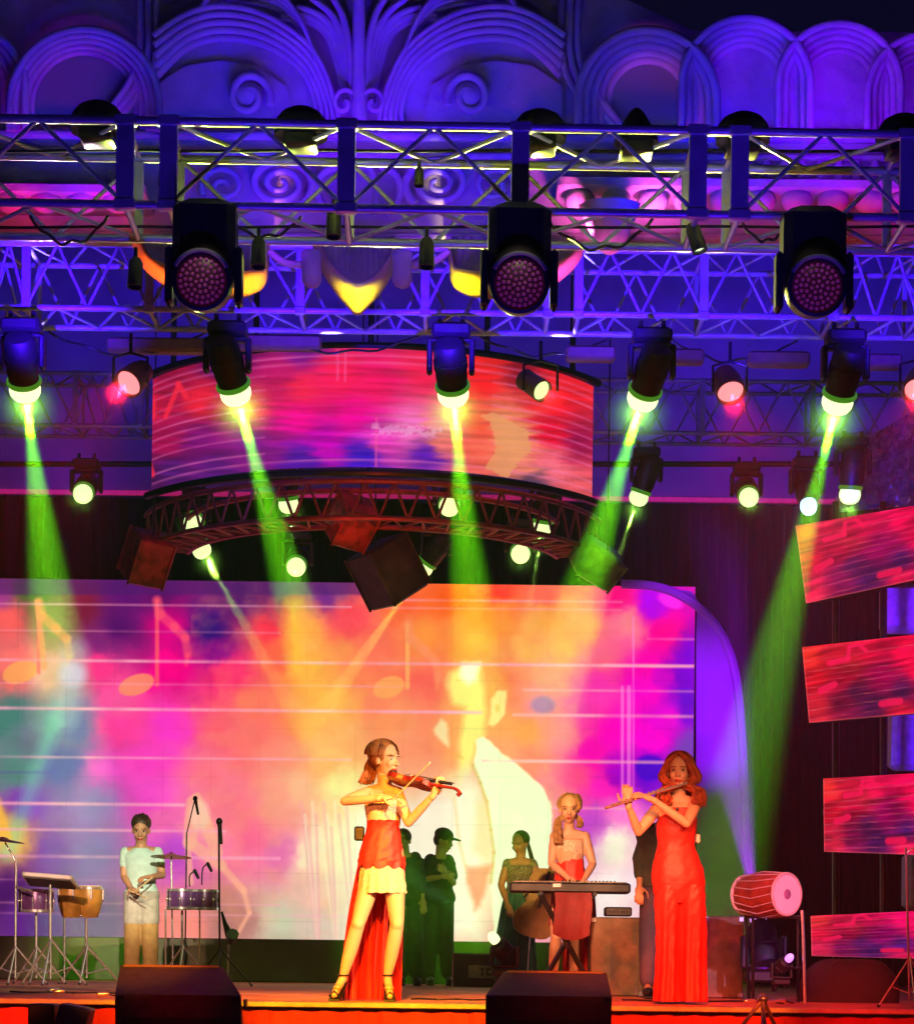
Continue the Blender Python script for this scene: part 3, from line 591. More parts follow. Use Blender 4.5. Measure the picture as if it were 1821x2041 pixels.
C = [(330,1640,(235,110,170)),(700,1400,(255,150,85)),(500,1400,(255,120,95)),(620,1380,(255,140,80)),(560,1300,(255,105,75)),(680,1310,(255,140,85)),(500,1460,(255,120,110)),(650,1520,(255,160,110)),(780,1440,(255,145,95)),(560,1600,(255,150,130)),(960,1230,(255,125,60)),(1120,1290,(255,150,100)),(1000,1230,(255,150,70)),(0,1190,(150,60,130)),(60,1180,(70,90,50)),(20,1230,(230,95,90)),(100,1235,(150,125,90)),(170,1210,(120,30,60)),(250,1185,(90,20,105)),(320,1180,(90,15,90)),(330,1250,(205,0,120)),(240,1250,(85,20,100)),(200,1290,(120,40,110)),
(420,1250,(50,20,110)),(430,1300,(120,10,120)),(480,1190,(80,25,95)),(540,1185,(110,40,100)),(540,1250,(240,60,80)),(660,1185,(110,45,125)),(700,1230,(250,80,90)),(620,1260,(255,125,80)),(100,1330,(235,165,150)),(30,1330,(255,120,110)),
(200,1330,(240,60,130)),(340,1330,(240,0,130)),(450,1340,(255,50,110)),(600,1340,(255,140,70)),(740,1300,(255,115,90)),(850,1260,(255,140,70)),(20,1430,(70,120,110)),(100,1430,(120,140,150)),(150,1450,(110,85,160)),(240,1400,(255,90,150)),
(240,1450,(255,70,150)),(340,1450,(250,65,190)),(450,1450,(255,100,110)),(600,1440,(255,150,90)),(750,1400,(255,130,95)),(30,1530,(90,135,125)),(130,1530,(95,65,160)),(200,1530,(230,75,190)),(300,1520,(250,75,190)),(420,1540,(255,125,140)),
(560,1500,(255,140,120)),(700,1470,(255,155,110)),(60,1600,(130,60,170)),(190,1600,(150,110,180)),(300,1590,(240,85,195)),(450,1600,(255,125,140)),(600,1570,(255,180,140)),(680,1560,(250,225,155)),(100,1700,(130,55,160)),(190,1700,(140,100,170)),
(350,1690,(185,80,190)),(400,1650,(250,150,150)),(500,1680,(255,115,150)),(560,1700,(215,115,160)),(620,1700,(250,225,185)),(680,1700,(240,235,180)),(20,1670,(230,180,90)),(10,1780,(70,25,90)),(60,1830,(90,40,120)),(200,1840,(120,80,130)),
(350,1840,(250,145,130)),(460,1840,(175,120,110)),(560,1840,(195,195,165)),(640,1840,(220,200,180)),(620,1780,(235,190,170)),(800,1200,(250,100,60)),(900,1195,(240,95,40)),(1000,1180,(255,60,50)),(1080,1190,(255,110,90)),(1080,1235,(255,165,80)),
(1180,1250,(255,150,105)),(1260,1250,(255,130,140)),(1230,1185,(250,20,120)),(1300,1200,(170,0,220)),(1330,1260,(255,0,140)),(950,1280,(255,155,75)),(1050,1290,(255,170,90)),(1200,1320,(255,105,130)),(1300,1320,(250,0,160)),(1365,1300,(110,10,190)),
(1365,1345,(110,10,190)),(860,1370,(250,105,90)),(1000,1370,(255,125,80)),(1100,1360,(255,130,130)),(1200,1360,(250,60,170)),(1290,1370,(255,0,190)),(1362,1390,(100,20,200)),(1330,1350,(200,0,190)),(880,1450,(255,140,100)),(1040,1450,(255,135,90)),(1130,1460,(255,120,140)),
(1060,1400,(255,120,140)),(1220,1460,(250,10,180)),(1300,1470,(255,0,200)),(1365,1420,(110,20,200)),(1365,1490,(115,70,175)),(1150,1540,(255,85,140)),(1240,1540,(150,0,180)),(1290,1545,(100,10,190)),(1200,1570,(255,40,180)),(1180,1640,(190,80,190)),
(1240,1620,(255,130,200)),(1230,1690,(255,250,220)),(1210,1780,(255,235,225)),(1300,1700,(250,200,210)),(1100,1580,(255,120,140)),(900,1250,(255,130,70)),(820,1480,(255,150,110)),(1330,1430,(240,20,210)),(1050,1510,(255,110,110)),(1160,1400,(230,60,160)),(1180,1500,(250,20,170))]
def main_picture(px, py):
    wx = px + 34*vnoise(px/50, py/50, 1) + 15*vnoise(px/15, py/15, 3); wy = py + 34*vnoise(px/50, py/50, 2) + 15*vnoise(px/15, py/15, 4)
    c = idw(wx, wy, C); c *= 1.03 + .2*vnoise(px/70, py/45, 5)[..., None]
    bl = np.clip(vnoise(px/34, py/30, 9)*4, -1, 1); c = mix(c, (255, 170, 120), np.clip(bl, 0, 1)*.20*((px > 380) & (px < 1150))); 
    # man in a pale jacket: lit forehead and cheek, ear, lapels
    wpx = wx*.35+px*.65; wpy = wy*.35+py*.65; W_ = lambda pts, f: psoft(wpx, wpy, pts, f)
    a = np.clip(1-np.hypot((px-880)/290, (py-1710)/210), 0, 1)**.7*.85; c = mix(c, (252, 238, 172), a)
    c = mix(c, (250, 165, 100), W_([(885,1330),(960,1325),(1000,1360),(1010,1400),(1000,1470),(960,1480),(940,1525),(885,1530),(865,1470),(872,1400)], 34)*.65)
    c = mix(c, (250, 232, 135), W_([(929,1327),(959,1327),(965,1368),(969,1402),(970,1436),(965,1469),(948,1486),(940,1530),(915,1560),(912,1500),(922,1449),(929,1410),(902,1402),(892,1365),(900,1342)], 16)*.95)
    c = mix(c, (255, 252, 222), W_([(918,1322),(956,1322),(952,1358),(935,1366),(918,1350)], 14)*.95)
    c = mix(c, (255, 228, 150), W_([(980,1395),(991,1380),(1008,1378),(1006,1428),(995,1443),(985,1451),(974,1447),(978,1421)], 6)*.92); c = mix(c, (235, 185, 95), soft(np.hypot((px-991)/5, (py-1412)/9)*7, 6, 5)*.7)
    c = mix(c, (255, 230, 170), W_([(877,1432),(890,1443),(894,1477),(892,1488),(881,1480),(866,1464),(864,1450)], 9)*.9); c = mix(c, (225, 160, 85), W_([(900,1500),(912,1502),(922,1514),(908,1512)], 6)*.7)
    c = mix(c, (250, 210, 150), W_([(885,1540),(935,1520),(940,1545),(915,1585),(880,1590)], 18)*.7)
    c = mix(c, (245, 255, 208), W_([(948,1478),(962,1470),(1004,1505),(1041,1531),(1079,1563),(1097,1604),(1102,1650),(1100,1720),(1085,1790),(1040,1874),(985,1874),(978,1700),(972,1600),(944,1530)], 5)*.97)
    c = mix(c, (255, 250, 225), W_([(935,1545),(962,1570),(975,1640),(978,1760),(960,1874),(690,1874),(690,1720),(700,1620),(760,1590),(830,1600),(862,1580),(900,1570)], 55)*.85)
    for pts, col, al, r_ in [([(942,1525),(957,1561),(969,1598),(978,1654),(984,1700),(978,1760)], (215,150,90), .65, 3.0), ([(905,1590),(915,1680),(935,1760)], (235,200,140), .5, 3)]:
        for p0, p1 in zip(pts[:-1], pts[1:]): c = mix(c, col, soft(seg(px, py, *p0, *p1), r_, 5)*al)
    c = mix(c, (255, 205, 160), W_([(950,1600),(970,1600),(976,1700),(968,1720),(940,1700)], 18)*.6)
    c = mix(c, (246, 125, 110), W_([(930,1728),(982,1722),(972,1762),(958,1806),(945,1815),(936,1772)], 12)*.8)
    c = mix(c, (165, 85, 175), soft(np.hypot((px-1082)/28, (py-1405)/20)*20, 18, 10)*.8)
    c = mix(c, (190, 0, 190), soft(np.hypot((px-1282)/45, (py-1520)/30)*30, 28, 10)*.4); c = mix(c, (60, 15, 190), soft(np.hypot((px-1295)/32, (py-1530)/28)*28, 26, 8)*.8)
    c = mix(c, (255, 60, 240), soft(np.hypot((px-1335-(py-1198)*.8)/22, (py-1198)/16)*16, 16, 6)*.8)
    # crystal shards left of the violinist
    for k in range(14):
        x0 = 600+k*7.5; c = mix(c, (255, 235, 200) if k % 2 else (235, 170, 170), soft(seg(px, py, x0, 1600+25*(k % 3), x0+30-6*(k % 5), 1870), 3.2, 3)*.5*(py > 1590))
    # eighth notes
    for cx, cy, rx, ry, sx, st, col in [(40,1340,36,22,77,1200,(255,170,100)),(272,1365,37,20,313,1197,(255,150,110)),(775,1370,32,21,812,1245,(255,170,100))]:
        u = (px-cx)*.95-(py-cy)*.33; v = (px-cx)*.33+(py-cy)*.95
        c = mix(c, col, soft(np.hypot(u/rx, v/ry)*ry, ry, 3)*.85); c = mix(c, (255, 105, 110) if cx != 775 else (255, 185, 110), soft(seg(px, py, sx, st, sx, cy), 4, 3)*.75)
        for p0, p1, r_ in [((sx, st), (sx+6, st+28), 10), ((sx+6, st+28), (sx+34, st+52), 10), ((sx+34, st+52), (sx+56, st+74), 9), ((sx+56, st+74), (sx+61, st+108), 8), ((sx+61, st+108), (sx+58, st+128), 4)]: c = mix(c, (255, 95, 120) if cx == 272 else (255, 150, 105), soft(seg(px, py, *p0, *p1), r_, 6)*.6)
    for p0, p1, r_ in [((75,1200),(88,1330),6)]: c = mix(c, (255, 150, 110), soft(seg(px, py, *p0, *p1), r_, 3)*.7)
    # big pale clef shape bottom left of centre
    for p0, p1, r_ in [((385,1600),(378,1680),14),((378,1680),(440,1725),12),((440,1725),(485,1775),7),((485,1775),(497,1820),5),((497,1820),(470,1868),4),((392,1590),(410,1640),10),((410,1640),(432,1700),12),((375,1690),(380,1760),6)]:
        c = mix(c, (255, 185, 150), soft(seg(px, py, *p0, *p1), r_, 5)*.7)
    c = mix(c, (255, 215, 185), soft(np.hypot((px-398)/24, (py-1625)/36)*24, 20, 10)*.6)
    # beam-like vertical glows in the picture
    c = mix(c, (255, 190, 70), soft(seg(wx*.5+px*.5, wy*.4+py*.6, 585, 1205, 588, 1320), 13, 30)*.6); c = mix(c, (130, 230, 190), soft(seg(px, py, 110, 1440, 15, 1700), 16, 22)*.4); c = mix(c, (190, 220, 220), soft(seg(px, py, 150, 1300, 130, 1430), 26, 26)*.35)
    c = mix(c, (225, 205, 245), soft(np.hypot((px-145)/36, (py-1345)/34)*30, 22, 16)*.6); c = mix(c, (250, 190, 80), soft(seg(px, py, -10, 1600, 12, 1670), 12, 10)*.8)
    # staff lines
    for y, al, r_, x0, x1 in [(1210,.8,2.2,-100,700),(1263,.6,2.2,-100,560),(1322,.95,4.0,-100,1385),(1368,.55,2.0,-100,800),(1418,.95,4.2,-100,960),(1515,.85,3.2,-100,700),(1608,.9,4.4,-100,370),(1660,.8,3.5,-100,450),(1713,.8,4.5,-100,560),(1760,.3,2.0,-100,1100),(1806,.5,2.4,-100,560),(1827,.5,2.4,-100,700),
                            (1200,.6,3,760,1240),(1216,.5,2.5,760,1240),(1273,.7,2.6,1290,1385),(1326,.8,3,1200,1385),(1377,.8,2.8,1040,1385),(1427,.9,4.2,1020,1385),(1519,.9,4.2,960,1385),(1612,.9,3.5,1100,1260)]:
        yy = y + (px-700)*.0095*(1 if y < 1300 or x0 > 0 else 1) - (0 if x0 < 0 else 5)
        br = .45+1.3*np.clip(vnoise(px/90+y, py*0, 11)+.3, 0, 1)
        c = mix(c, (255, 175, 195), soft(np.abs(py-yy), r_*.72, 3.2)*np.clip(al*br*.8, 0, 1)*((px > x0) & (px < x1)))
    for x, y0, y1, r_ in [(1240,1370,1600,3),(1253,1370,1600,4),(1262,1230,1600,1.5)]: c = mix(c, (255, 150, 225), soft(seg(px, py, x, y0, x, y1), r_, 3)*.65)
    c = mix(c, (75, 30, 100), np.clip((1188-py)/8, 0, .6)*(px < 760)); c = mix(c, (90, 60, 170), soft(np.abs(py-1540), 3, 3)*.25*(px < 120))
    g_ = c.mean(-1, keepdims=True); c = g_ + (c-g_)*1.12; c *= 1-.05*((np.abs((px+60) % 96-48) > 47.2) | (np.abs((py-1165) % 96-48) > 47.2))[..., None]; return np.clip(c, 0, 255)
led_m = attrmat('led_wall_picture', 1.0)
d = 24.0; bl = P(-70, 1870, d); tr = P(1385, 1170, d)
t = thing('led_wall', ((bl.x+tr.x)/2, d, bl.z), 'big LED wall with music notes and a pale coated figure on a pink and orange picture', 'screen')
nx, ny = 620, 300
gx, gz = np.meshgrid(np.linspace(bl.x, tr.x, nx), np.linspace(bl.z, tr.z, ny)); V = np.stack([gx, np.full_like(gx, d), gz], -1)
px, py = Pinv(gx, d, gz); screen_mesh('screen', V, nx, ny, main_picture(px, py), led_m, t)
MB().box(((bl.x+tr.x)/2, d+.09, (bl.z+tr.z)/2), (tr.x-bl.x+.02, .16, tr.z-bl.z+.02)).build('screen_cabinet', black, t)
for x in (bl.x+1, tr.x-1, 0): MB().tube((x, d+.3, ST), (x, d+.3, tr.z), .04).build('support_post', blackm, t)
# curved screen above, seen from below as a convex drum
C2 = [(290,800,(200,20,60)),(330,760,(150,10,60)),(400,800,(235,30,60)),(330,880,(170,10,80)),(450,720,(60,0,90)),(600,705,(110,15,150)),(560,740,(170,20,110)),(600,770,(255,45,90)),(680,740,(255,30,90)),(750,760,(255,20,110)),(850,740,(240,30,80)),(700,830,(255,0,160)),
(600,830,(255,0,150)),(500,820,(255,30,90)),(500,880,(120,20,130)),(400,880,(120,10,110)),(350,940,(80,20,110)),(300,960,(70,15,80)),(650,880,(200,0,180)),(720,910,(60,20,190)),(600,915,(80,20,160)),(850,905,(90,20,180)),(820,850,(255,110,190)),(870,850,(255,140,140)),(880,880,(250,120,110)),
(960,760,(255,30,40)),(960,720,(240,35,40)),(1100,790,(255,15,40)),(1050,740,(140,15,40)),(1150,770,(235,30,50)),(960,850,(255,80,60)),(950,900,(255,100,80)),(1020,870,(235,150,100)),(1000,840,(240,140,95)),(1050,925,(250,130,105)),(1100,930,(255,110,130)),(1150,980,(245,95,105)),(1150,880,(150,10,70)),(1100,860,(230,10,50)),(1060,960,(90,60,90)),(760,880,(230,60,180)),(430,940,(90,20,120))]
R2 = 2.62; c0 = P(728, 800, 21.0); cx, cy = c0.x, 21.0+R2
zb, zt_ = P(728, 931, 21.0).z, P(728, 694, 21.0).z
t = thing('curved_screen', (cx, cy, zb), 'curved drum shaped LED screen with red and magenta picture hanging above the main wall', 'screen')
th0, th1 = R(-58), R(60); nx, ny = 300, 80
TH, ZZ = np.meshgrid(np.linspace(th0, th1, nx), np.linspace(zb, zt_, ny)); XX = cx + R2*np.sin(TH); YY = cy - R2*np.cos(TH)
V = np.stack([XX, YY, ZZ], -1); px, py = Pinv(XX, YY, ZZ)
c = idw(px + 46*vnoise(px/70, py/9, 21)+20*vnoise(px/26, py/5, 22), py + 16*vnoise(px/60, py/14, 23), C2); c *= (1 + .55*vnoise(px/110, (py - (px-728)*.04)/7, 24))[..., None]; c = mix(c, (250, 20, 70), np.clip(1-np.hypot((px-640)/240, (py-770)/80), 0, 1)*.5)
vv = (ZZ-zb)/(zt_-zb)
for k, v0 in enumerate([.06, .14, .28, .36, .44, .52, .60, .68, .80, .88, .94]):
    al = .55*(.4+.9*np.clip(vnoise(px/70+k*7, py*0, 31)+.4, 0, 1))*np.where((TH < R(-22)) | (TH > R(28)) | (k in (0, 9, 10)), 1, .25); c = mix(c, (255, 130, 190), soft(np.abs(vv-v0)*100, .8, 1.2)*al)
for x0 in (672, 688, 750): c = mix(c, (255, 90, 160), soft(np.abs(px-x0), 2, 2)*.6*(py < 760 if x0 < 700 else py > 830))
for q in ([(965,827),(983,822),(1051,857),(1061,895),(1038,920),(1008,953),(962,933),(988,902),(983,862)],): c = mix(c, (240, 160, 105), poly_in(px + 20*vnoise(px/20, py/20, 41), py, q).astype(float)*.8)
for a_, b_, r_ in [((300,800),(300,830),10),((330,830),(355,770),5),((355,765),(370,790),6),((295,920),(302,945),7)]: c = mix(c, (255, 40, 70), soft(seg(px, py, *a_, *b_), r_, 4)*.8)
c = mix(c, (255, 190, 230), soft(np.abs(vv-.32)*100, 5, 5)*.5*((px > 740) & (px < 880))*(vnoise(px/8, py/6, 51) > 0))
screen_mesh('screen', V, nx, ny, np.clip(c, 0, 255), attrmat('curved_screen_picture', .95), t)
b = MB()
for zz, r in ((zb-.04, .04), (zt_+.04, .04)): b.path([Vector((cx+(R2+.06)*math.sin(a)*1, cy-(R2-.06)*math.cos(a), zz)) for a in np.linspace(th0, th1, 60)], r)
b.build('rim', blackm, t)
for a in np.linspace(th0+.1, th1-.1, 5): MB().tube((cx+(R2-.1)*math.sin(a), cy-(R2-.1)*math.cos(a), zb), (cx+(R2-.1)*math.sin(a), cy-(R2-.1)*math.cos(a), zt_+1.2), .03).build('hanging_rod', blackm, t)
# ring truss under it
red_m = mat('dark_red_steel', (.28, .05, .05), .5, .3)
t = thing('ring_truss', (cx, cy, zb-.6), 'dark red lattice ring truss just under the curved screen', 'truss')
for rr, zz in ((R2-.15, zb-.10), (R2-.15, zb-.46), (R2-.6, zb-.10), (R2-.6, zb-.46)):
    MB().path([Vector((cx+rr*math.sin(a), cy-rr*math.cos(a), zz)) for a in np.linspace(R(-75), R(75), 70)], .028).build('ring_chord', red_m, t)
b = MB(); n = 46
for i in range(n):
    a0, a1 = [R(-75+150*(i+k)/n) for k in (0, 1)]; z0, z1 = (zb-.10, zb-.46) if i % 2 else (zb-.46, zb-.10); rr = R2-.15
    b.tube((cx+rr*math.sin(a0), cy-rr*math.cos(a0), z0), (cx+rr*math.sin(a1), cy-rr*math.cos(a1), z1), .015, n=6)
    r0, r1 = (R2-.15, R2-.6) if i % 2 else (R2-.6, R2-.15); b.tube((cx+r0*math.sin(a0), cy-r0*math.cos(a0), zb-.46), (cx+r1*math.sin(a1), cy-r1*math.cos(a1), zb-.46), .015, n=6)
b.build('lattice_bracing', red_m, t)
spot(P(760, 1180, 19.5), P(760, 980, 21.4), 70, (1, .04, .04), 70, 1, .05, name='ring_red_light')
# right wing screens
def wing(q, dl, dr, seed, lab):
    (x0, y0), (x1, y1), (x2, y2), (x3, y3) = q
    a, b_, c_, d_ = P(x0, y0, dl), P(x1, y1, dr), P(x2, y2, dr), P(x3, y3, dl); t = thing('wing_screen', tuple((a+b_+c_+d_)/4), lab, 'screen', 'stepped wing screens on the right')
    nx, ny = 140, 80; U, W = np.meshgrid(np.linspace(0, 1, nx), np.linspace(0, 1, ny)); V = np.zeros((ny, nx, 3))
    for k in range(3): V[..., k] = (d_[k]*(1-U)+c_[k]*U)*(1-W) + (a[k]*(1-U)+b_[k]*U)*W
    pu = U*240; pv = (1-W)*155
    c = idw(pu + 18*vnoise(pu/30, pv/20, seed), pv + 10*vnoise(pu/30, pv/14, seed+1), [(15,20,(255,50,60)),(60,20,(190,20,60)),(120,20,(215,15,80)),(200,25,(255,10,95)),(20,70,(205,15,50)),(80,70,(165,5,55)),(150,75,(140,0,90)),(225,60,(255,0,90)),(20,130,(225,35,80)),(70,125,(120,15,80)),(130,130,(70,20,95)),(190,110,(60,20,100)),(230,120,(130,0,90)),(190,145,(220,20,80)),(90,45,(180,30,60)),(100,100,(75,20,85))])
    c *= (1+.8*vnoise(pu/60, (pv+pu*.12)/7, seed+2))[..., None]; c[..., 2] *= .7+.05*(seed % 7); c *= (1+.5*vnoise(pu/55, pv/50, seed+9))[..., None]
    for k, v0 in enumerate([8, 30, 52, 63, 74, 85, 98, 112, 130, 149]): c = mix(c, (255, 110, 130), soft(np.abs(pv + pu*.05 - v0), .9, 1.4)*.55*np.clip(.4+1.4*(vnoise(pu/30+k*5, pv*0, seed+3)+.2), 0, 1))
    for (u0, v0, u1, v1, r_) in [(52,38,88,34,6),(88,34,92,10,4),(92,10,112,8,3),(112,8,124,22,4),(30,92,58,82,7),(150,130,185,128,7)]: c = mix(c, (255, 25, 85), soft(seg(pu, pv, u0, v0, u1, v1), r_, 3)*.85)
    if seed == 60: c = mix(c, (255, 125, 50), soft(np.hypot(pu-18, (pv-15)*1.3), 20, 18)*.9)
    c = mix(c, (255, 120, 110), soft(np.minimum(pu, 155-pv), 2, 2)*.5)
    screen_mesh('screen', V, nx, ny, np.clip(c, 0, 255), attrmat('wing_picture_%d' % seed, .9), t)
    nrm = (b_-a).cross(d_-a).normalized(); nrm = nrm if nrm.y > 0 else -nrm; o = nrm*.012
    MB().prism([a+o, b_+o, c_+o, d_+o], nrm*.14).build('cabinet', black, t, smooth=False)
    return t
wing([(1585,1048),(1850,1003),(1850,1150),(1606,1203)], 21, 19.7, 60, 'topmost wing screen, orange at its left corner')
wing([(1598,1290),(1850,1262),(1850,1420),(1612,1441)], 21, 19.9, 70, 'second wing screen down on the right side')
wing([(1640,1552),(1850,1540),(1850,1705),(1642,1698)], 21, 20.0, 80, 'third wing screen down, set further right than its neighbours')
wing([(1615,1826),(1850,1815),(1850,1912),(1617,1906)], 21, 20.1, 90, 'lowest wing screen beside the barrel drum and black covered equipment')
# posts carrying the wing screens, violet boxes between them
t = thing('scaffold_frame', tuple(G(1720, 21.6)), 'black scaffold frame holding the stepped wing screens', 'frame')
for px_ in (1665, 1760, 1840): MB().tube(G(px_, 21.5), P(px_, 1000, 21.5), .035).build('upright', blackm, t)
for py_ in (1125, 1370, 1620, 1860): MB().tube(P(1640, py_, 21.45), P(1860, py_, 21.45), .03).build('crossbar', blackm, t)
vio_m = mat('violet_lit_board', (.42, .35, .6), .6)
for x0, x1, y0, y1, lab in [(1755, 1870, 1168, 1262, 'violet lit board between the top two wing screens'), (1772, 1870, 1410, 1536, 'violet lit board between the second and third wing screens'), (1800, 1870, 1700, 1815, 'violet lit board between the lowest two wing screens')]:
    tag(MB().box(P((x0+x1)/2, (y0+y1)/2, 22.3), ((x1-x0)*22.3/F, .3, (y1-y0)*22.3/F), bev=.05).build('side_board', vio_m), lab, 'board', 'violet boards between the wing screens')
spot(P(1900, 1300, 20.6), P(1815, 1215, 22.2), 260, (.2, .01, 1), 60, 1, .1, name='violet_side_light'); spot(P(1900, 1600, 20.6), P(1820, 1480, 22.2), 220, (.15, .01, 1), 60, 1, .1, name='violet_side_light')
# crinkled violet drape above the wings
b = MB(); nx, ny = 60, 40; U, W = np.meshgrid(np.linspace(0, 1, nx), np.linspace(0, 1, ny)); quad = [(1655,1022),(1850,1006),(1850,800),(1700,890)]
vs = []
Nz = vnoise(U*9, W*9, 5, 4)
for j in range(ny):
    for i in range(nx):
        u, w_ = U[j, i], W[j, i]; x = (quad[0][0]*(1-u)+quad[1][0]*u)*(1-w_)+(quad[3][0]*(1-u)+quad[2][0]*u)*w_; y = (quad[0][1]*(1-u)+quad[1][1]*u)*(1-w_)+(quad[3][1]*(1-u)+quad[2][1]*u)*w_
        vs.append(P(x, y, 21.8 + Nz[j, i]*.5))
b.add(vs, [(j*nx+i, j*nx+i+1, (j+1)*nx+i+1, (j+1)*nx+i) for j in range(ny-1) for i in range(nx-1)])
tag(b.build('drape', mat('violet_drape_foil', (.5, .42, .65), .25, .4)), 'crinkled violet foil drape above the topmost wing screen', 'drape')
spot(P(1700, 1080, 20.4), P(1760, 940, 21.8), 330, (.2, .02, 1), 50, 1, .05, name='drape_light')
# curved portal edge right of the LED wall
o_ = smoothline([(1238,1164),(1300,1168),(1350,1184),(1398,1216),(1436,1262),(1460,1320),(1473,1400),(1480,1500),(1484,1620),(1490,1740),(1494,1870)], 5)
i_ = smoothline([(1238,1172),(1280,1172),(1320,1173),(1356,1176),(1386,1190),(1387,1270),(1387,1370),(1387,1480),(1387,1600),(1388,1735),(1388,1870)], 5)
t = thing('portal_arch', tuple(P(1440, 1870, 23.9)), 'tall rounded portal edge lit purple at the right end of the LED wall', 'arch')
MB().loftrings([[P(a[0], a[1], 23.86), P(b_[0], b_[1], 23.86), P(b_[0], b_[1], 24.08), P(a[0], a[1], 24.08)] for a, b_ in zip(o_, i_)]).build('board', portal, t)
MB().path([P(a[0], a[1], 23.84) for a in o_], .05).build('edge_trim', portal, t)
# hanging cubes
def cube(px, py, d, s, rot, m, lab, grp='hanging tilted cubes'):
    c = P(px, py, d); M3 = Matrix.Rotation(R(rot[2]), 3, 'Y') @ Matrix.Rotation(R(rot[0]), 3, 'X') @ Matrix.Rotation(R(rot[1]), 3, 'Z'); t = thing('hanging_cube', tuple(c), lab, 'cube', grp)
    MB().box(c, s, M3, bev=.02).build('shell', m, t)
    b = MB()
    for x in (-1, 1):
        for y in (-1, 1): b.tube(c + M3 @ Vector((x*s[0]/2, y*s[1]/2, -s[2]/2)), c + M3 @ Vector((x*s[0]/2, y*s[1]/2, s[2]/2)), .014)
    b.build('edge_frame', m, t); top = c + M3 @ Vector((0, 0, s[2]/2)); MB().tube(top, top+Vector((0, 0, 2.4)), .008).build('cable', blackm, t); return t
cube(292, 1112, 22.5, (.38, .38, .50), (25, 35, 22), cube_red, 'tilted dark red cube hanging at the left over the LED wall')
cube(700, 1040, 21.6, (.36, .36, .44), (30, 40, 32), cube_red, 'tilted dark red cube hanging under the middle of the curved screen')
cube(773, 1140, 21.9, (.50, .46, .58), (18, 30, -28), cube_dark, 'large dark brown cube hanging lowest over the top edge of the LED wall')
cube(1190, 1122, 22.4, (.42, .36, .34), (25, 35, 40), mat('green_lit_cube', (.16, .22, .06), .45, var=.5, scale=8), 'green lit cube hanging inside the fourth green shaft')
spot(P(1275, 830, 18.4), P(1195, 1115, 22.4), 900, (.45, 1, .03), 5.5, .6, .03, name='cube_green_light')
spot(P(500, 1000, 19.5), P(300, 1110, 22.5), 80, (1, .03, .05), 10, .9, .05, name='cube_red_light'); spot(P(600, 1150, 19.5), P(705, 1045, 21.6), 120, (1, .03, .05), 12, .9, .05, name='cube_red_light')
spot(P(900, 1200, 19.5), P(775, 1150, 21.9), 60, (1, .45, .1), 14, .9, .05, name='cube_warm_light')

# ------------------------------------------------------------------ people
def remesh(o, vox, it=4, fac=.5):
    m = o.modifiers.new('r', 'REMESH'); m.mode = 'VOXEL'; m.voxel_size = vox; s = o.modifiers.new('s', 'SMOOTH'); s.iterations = it; s.factor = fac
    bpy.context.view_layer.update(); dg = bpy.context.evaluated_depsgraph_get(); me = bpy.data.meshes.new_from_object(o.evaluated_get(dg))
    mats = list(o.data.materials); old = o.data; o.modifiers.clear(); o.data = me; me.name = old.name; me.materials.clear()
    for q in mats: me.materials.append(q)
    n = len(me.polygons); me.polygons.foreach_set('material_index', [0]*n); me.polygons.foreach_set('use_smooth', [True]*n); return o
def hframe(f, up=Vector((0, 0, 1))):
    f = Vector(f).normalized(); r = f.cross(up).normalized(); u = r.cross(f); return Matrix((r, f, u)).transposed()   # columns: right, forward, up
def add_head(b, c, M, s=1.0, fem=True):
    E_ = lambda p, r: b.ell(c + M @ (Vector(p)*s), [a*s for a in r], M, 18, 14)
    E_((0, -.012, .035), (.074, .092, .082)); E_((0, .022, -.02), (.060, .070, .082)); E_((0, .05, -.085), (.030, .032, .026)); E_((0, .015, -.06), (.052 if fem else .058, .06, .045))
    b.capsule(c+M@(Vector((0, .084, .012))*s), c+M@(Vector((0, .104, -.022))*s), .008*s, .012*s, 8)
    for x in (-1, 1): E_((x*.074, -.005, -.01), (.010, .020, .030)); E_((x*.011, .097, -.026), (.008, .010, .007)); E_((x*.036, .066, -.024), (.02, .02, .022)); E_((x*.03, .078, .032), (.024, .012, .008))
    E_((0, .086, -.053), (.022, .012, .008)); E_((0, .084, -.063), (.019, .011, .008))
def add_hand(b, w, dr, nrm, side, curl=.5, s=1.0, spread=.021):
    """w wrist, dr finger direction, nrm back-of-hand normal, side thumb direction sign"""
    dr = Vector(dr).normalized(); nrm = Vector(nrm); nrm = (nrm - dr*nrm.dot(dr)).normalized(); sd = dr.cross(nrm)*side
    pc = w + dr*.05*s
    M = Matrix((sd, dr, nrm)).transposed(); b.ell(pc, (.040*s, .052*s, .016*s), M, 12, 8); b.capsule(w-dr*.01*s, pc, .025*s, .022*s, 10)
    for k, L in enumerate((.072, .080, .075, .058)):
        p = w + dr*.092*s + sd*(1.5-k)*spread*s; a = 0; d_ = dr.copy()
        for j, l in enumerate((.45, .32, .23)):
            a += curl*(.75+.12*k)*(.6 if j == 0 else .9); d_ = (dr*math.cos(a) - nrm*math.sin(a)); q = p + d_*L*l*s
            b.capsule(p, q, (.0092-.001*j)*s, (.0086-.001*j)*s, 8); p = q
    p = w + dr*.03*s + sd*.034*s
    for j, l in enumerate((.034, .028, .024)):
        d_ = (dr*(.55+.25*j) + sd*(.8-.35*j) - nrm*(.25+curl*.5)).normalized(); q = p + d_*l*s; b.capsule(p, q, (.0115-.001*j)*s, (.0105-.001*j)*s, 8); p = q
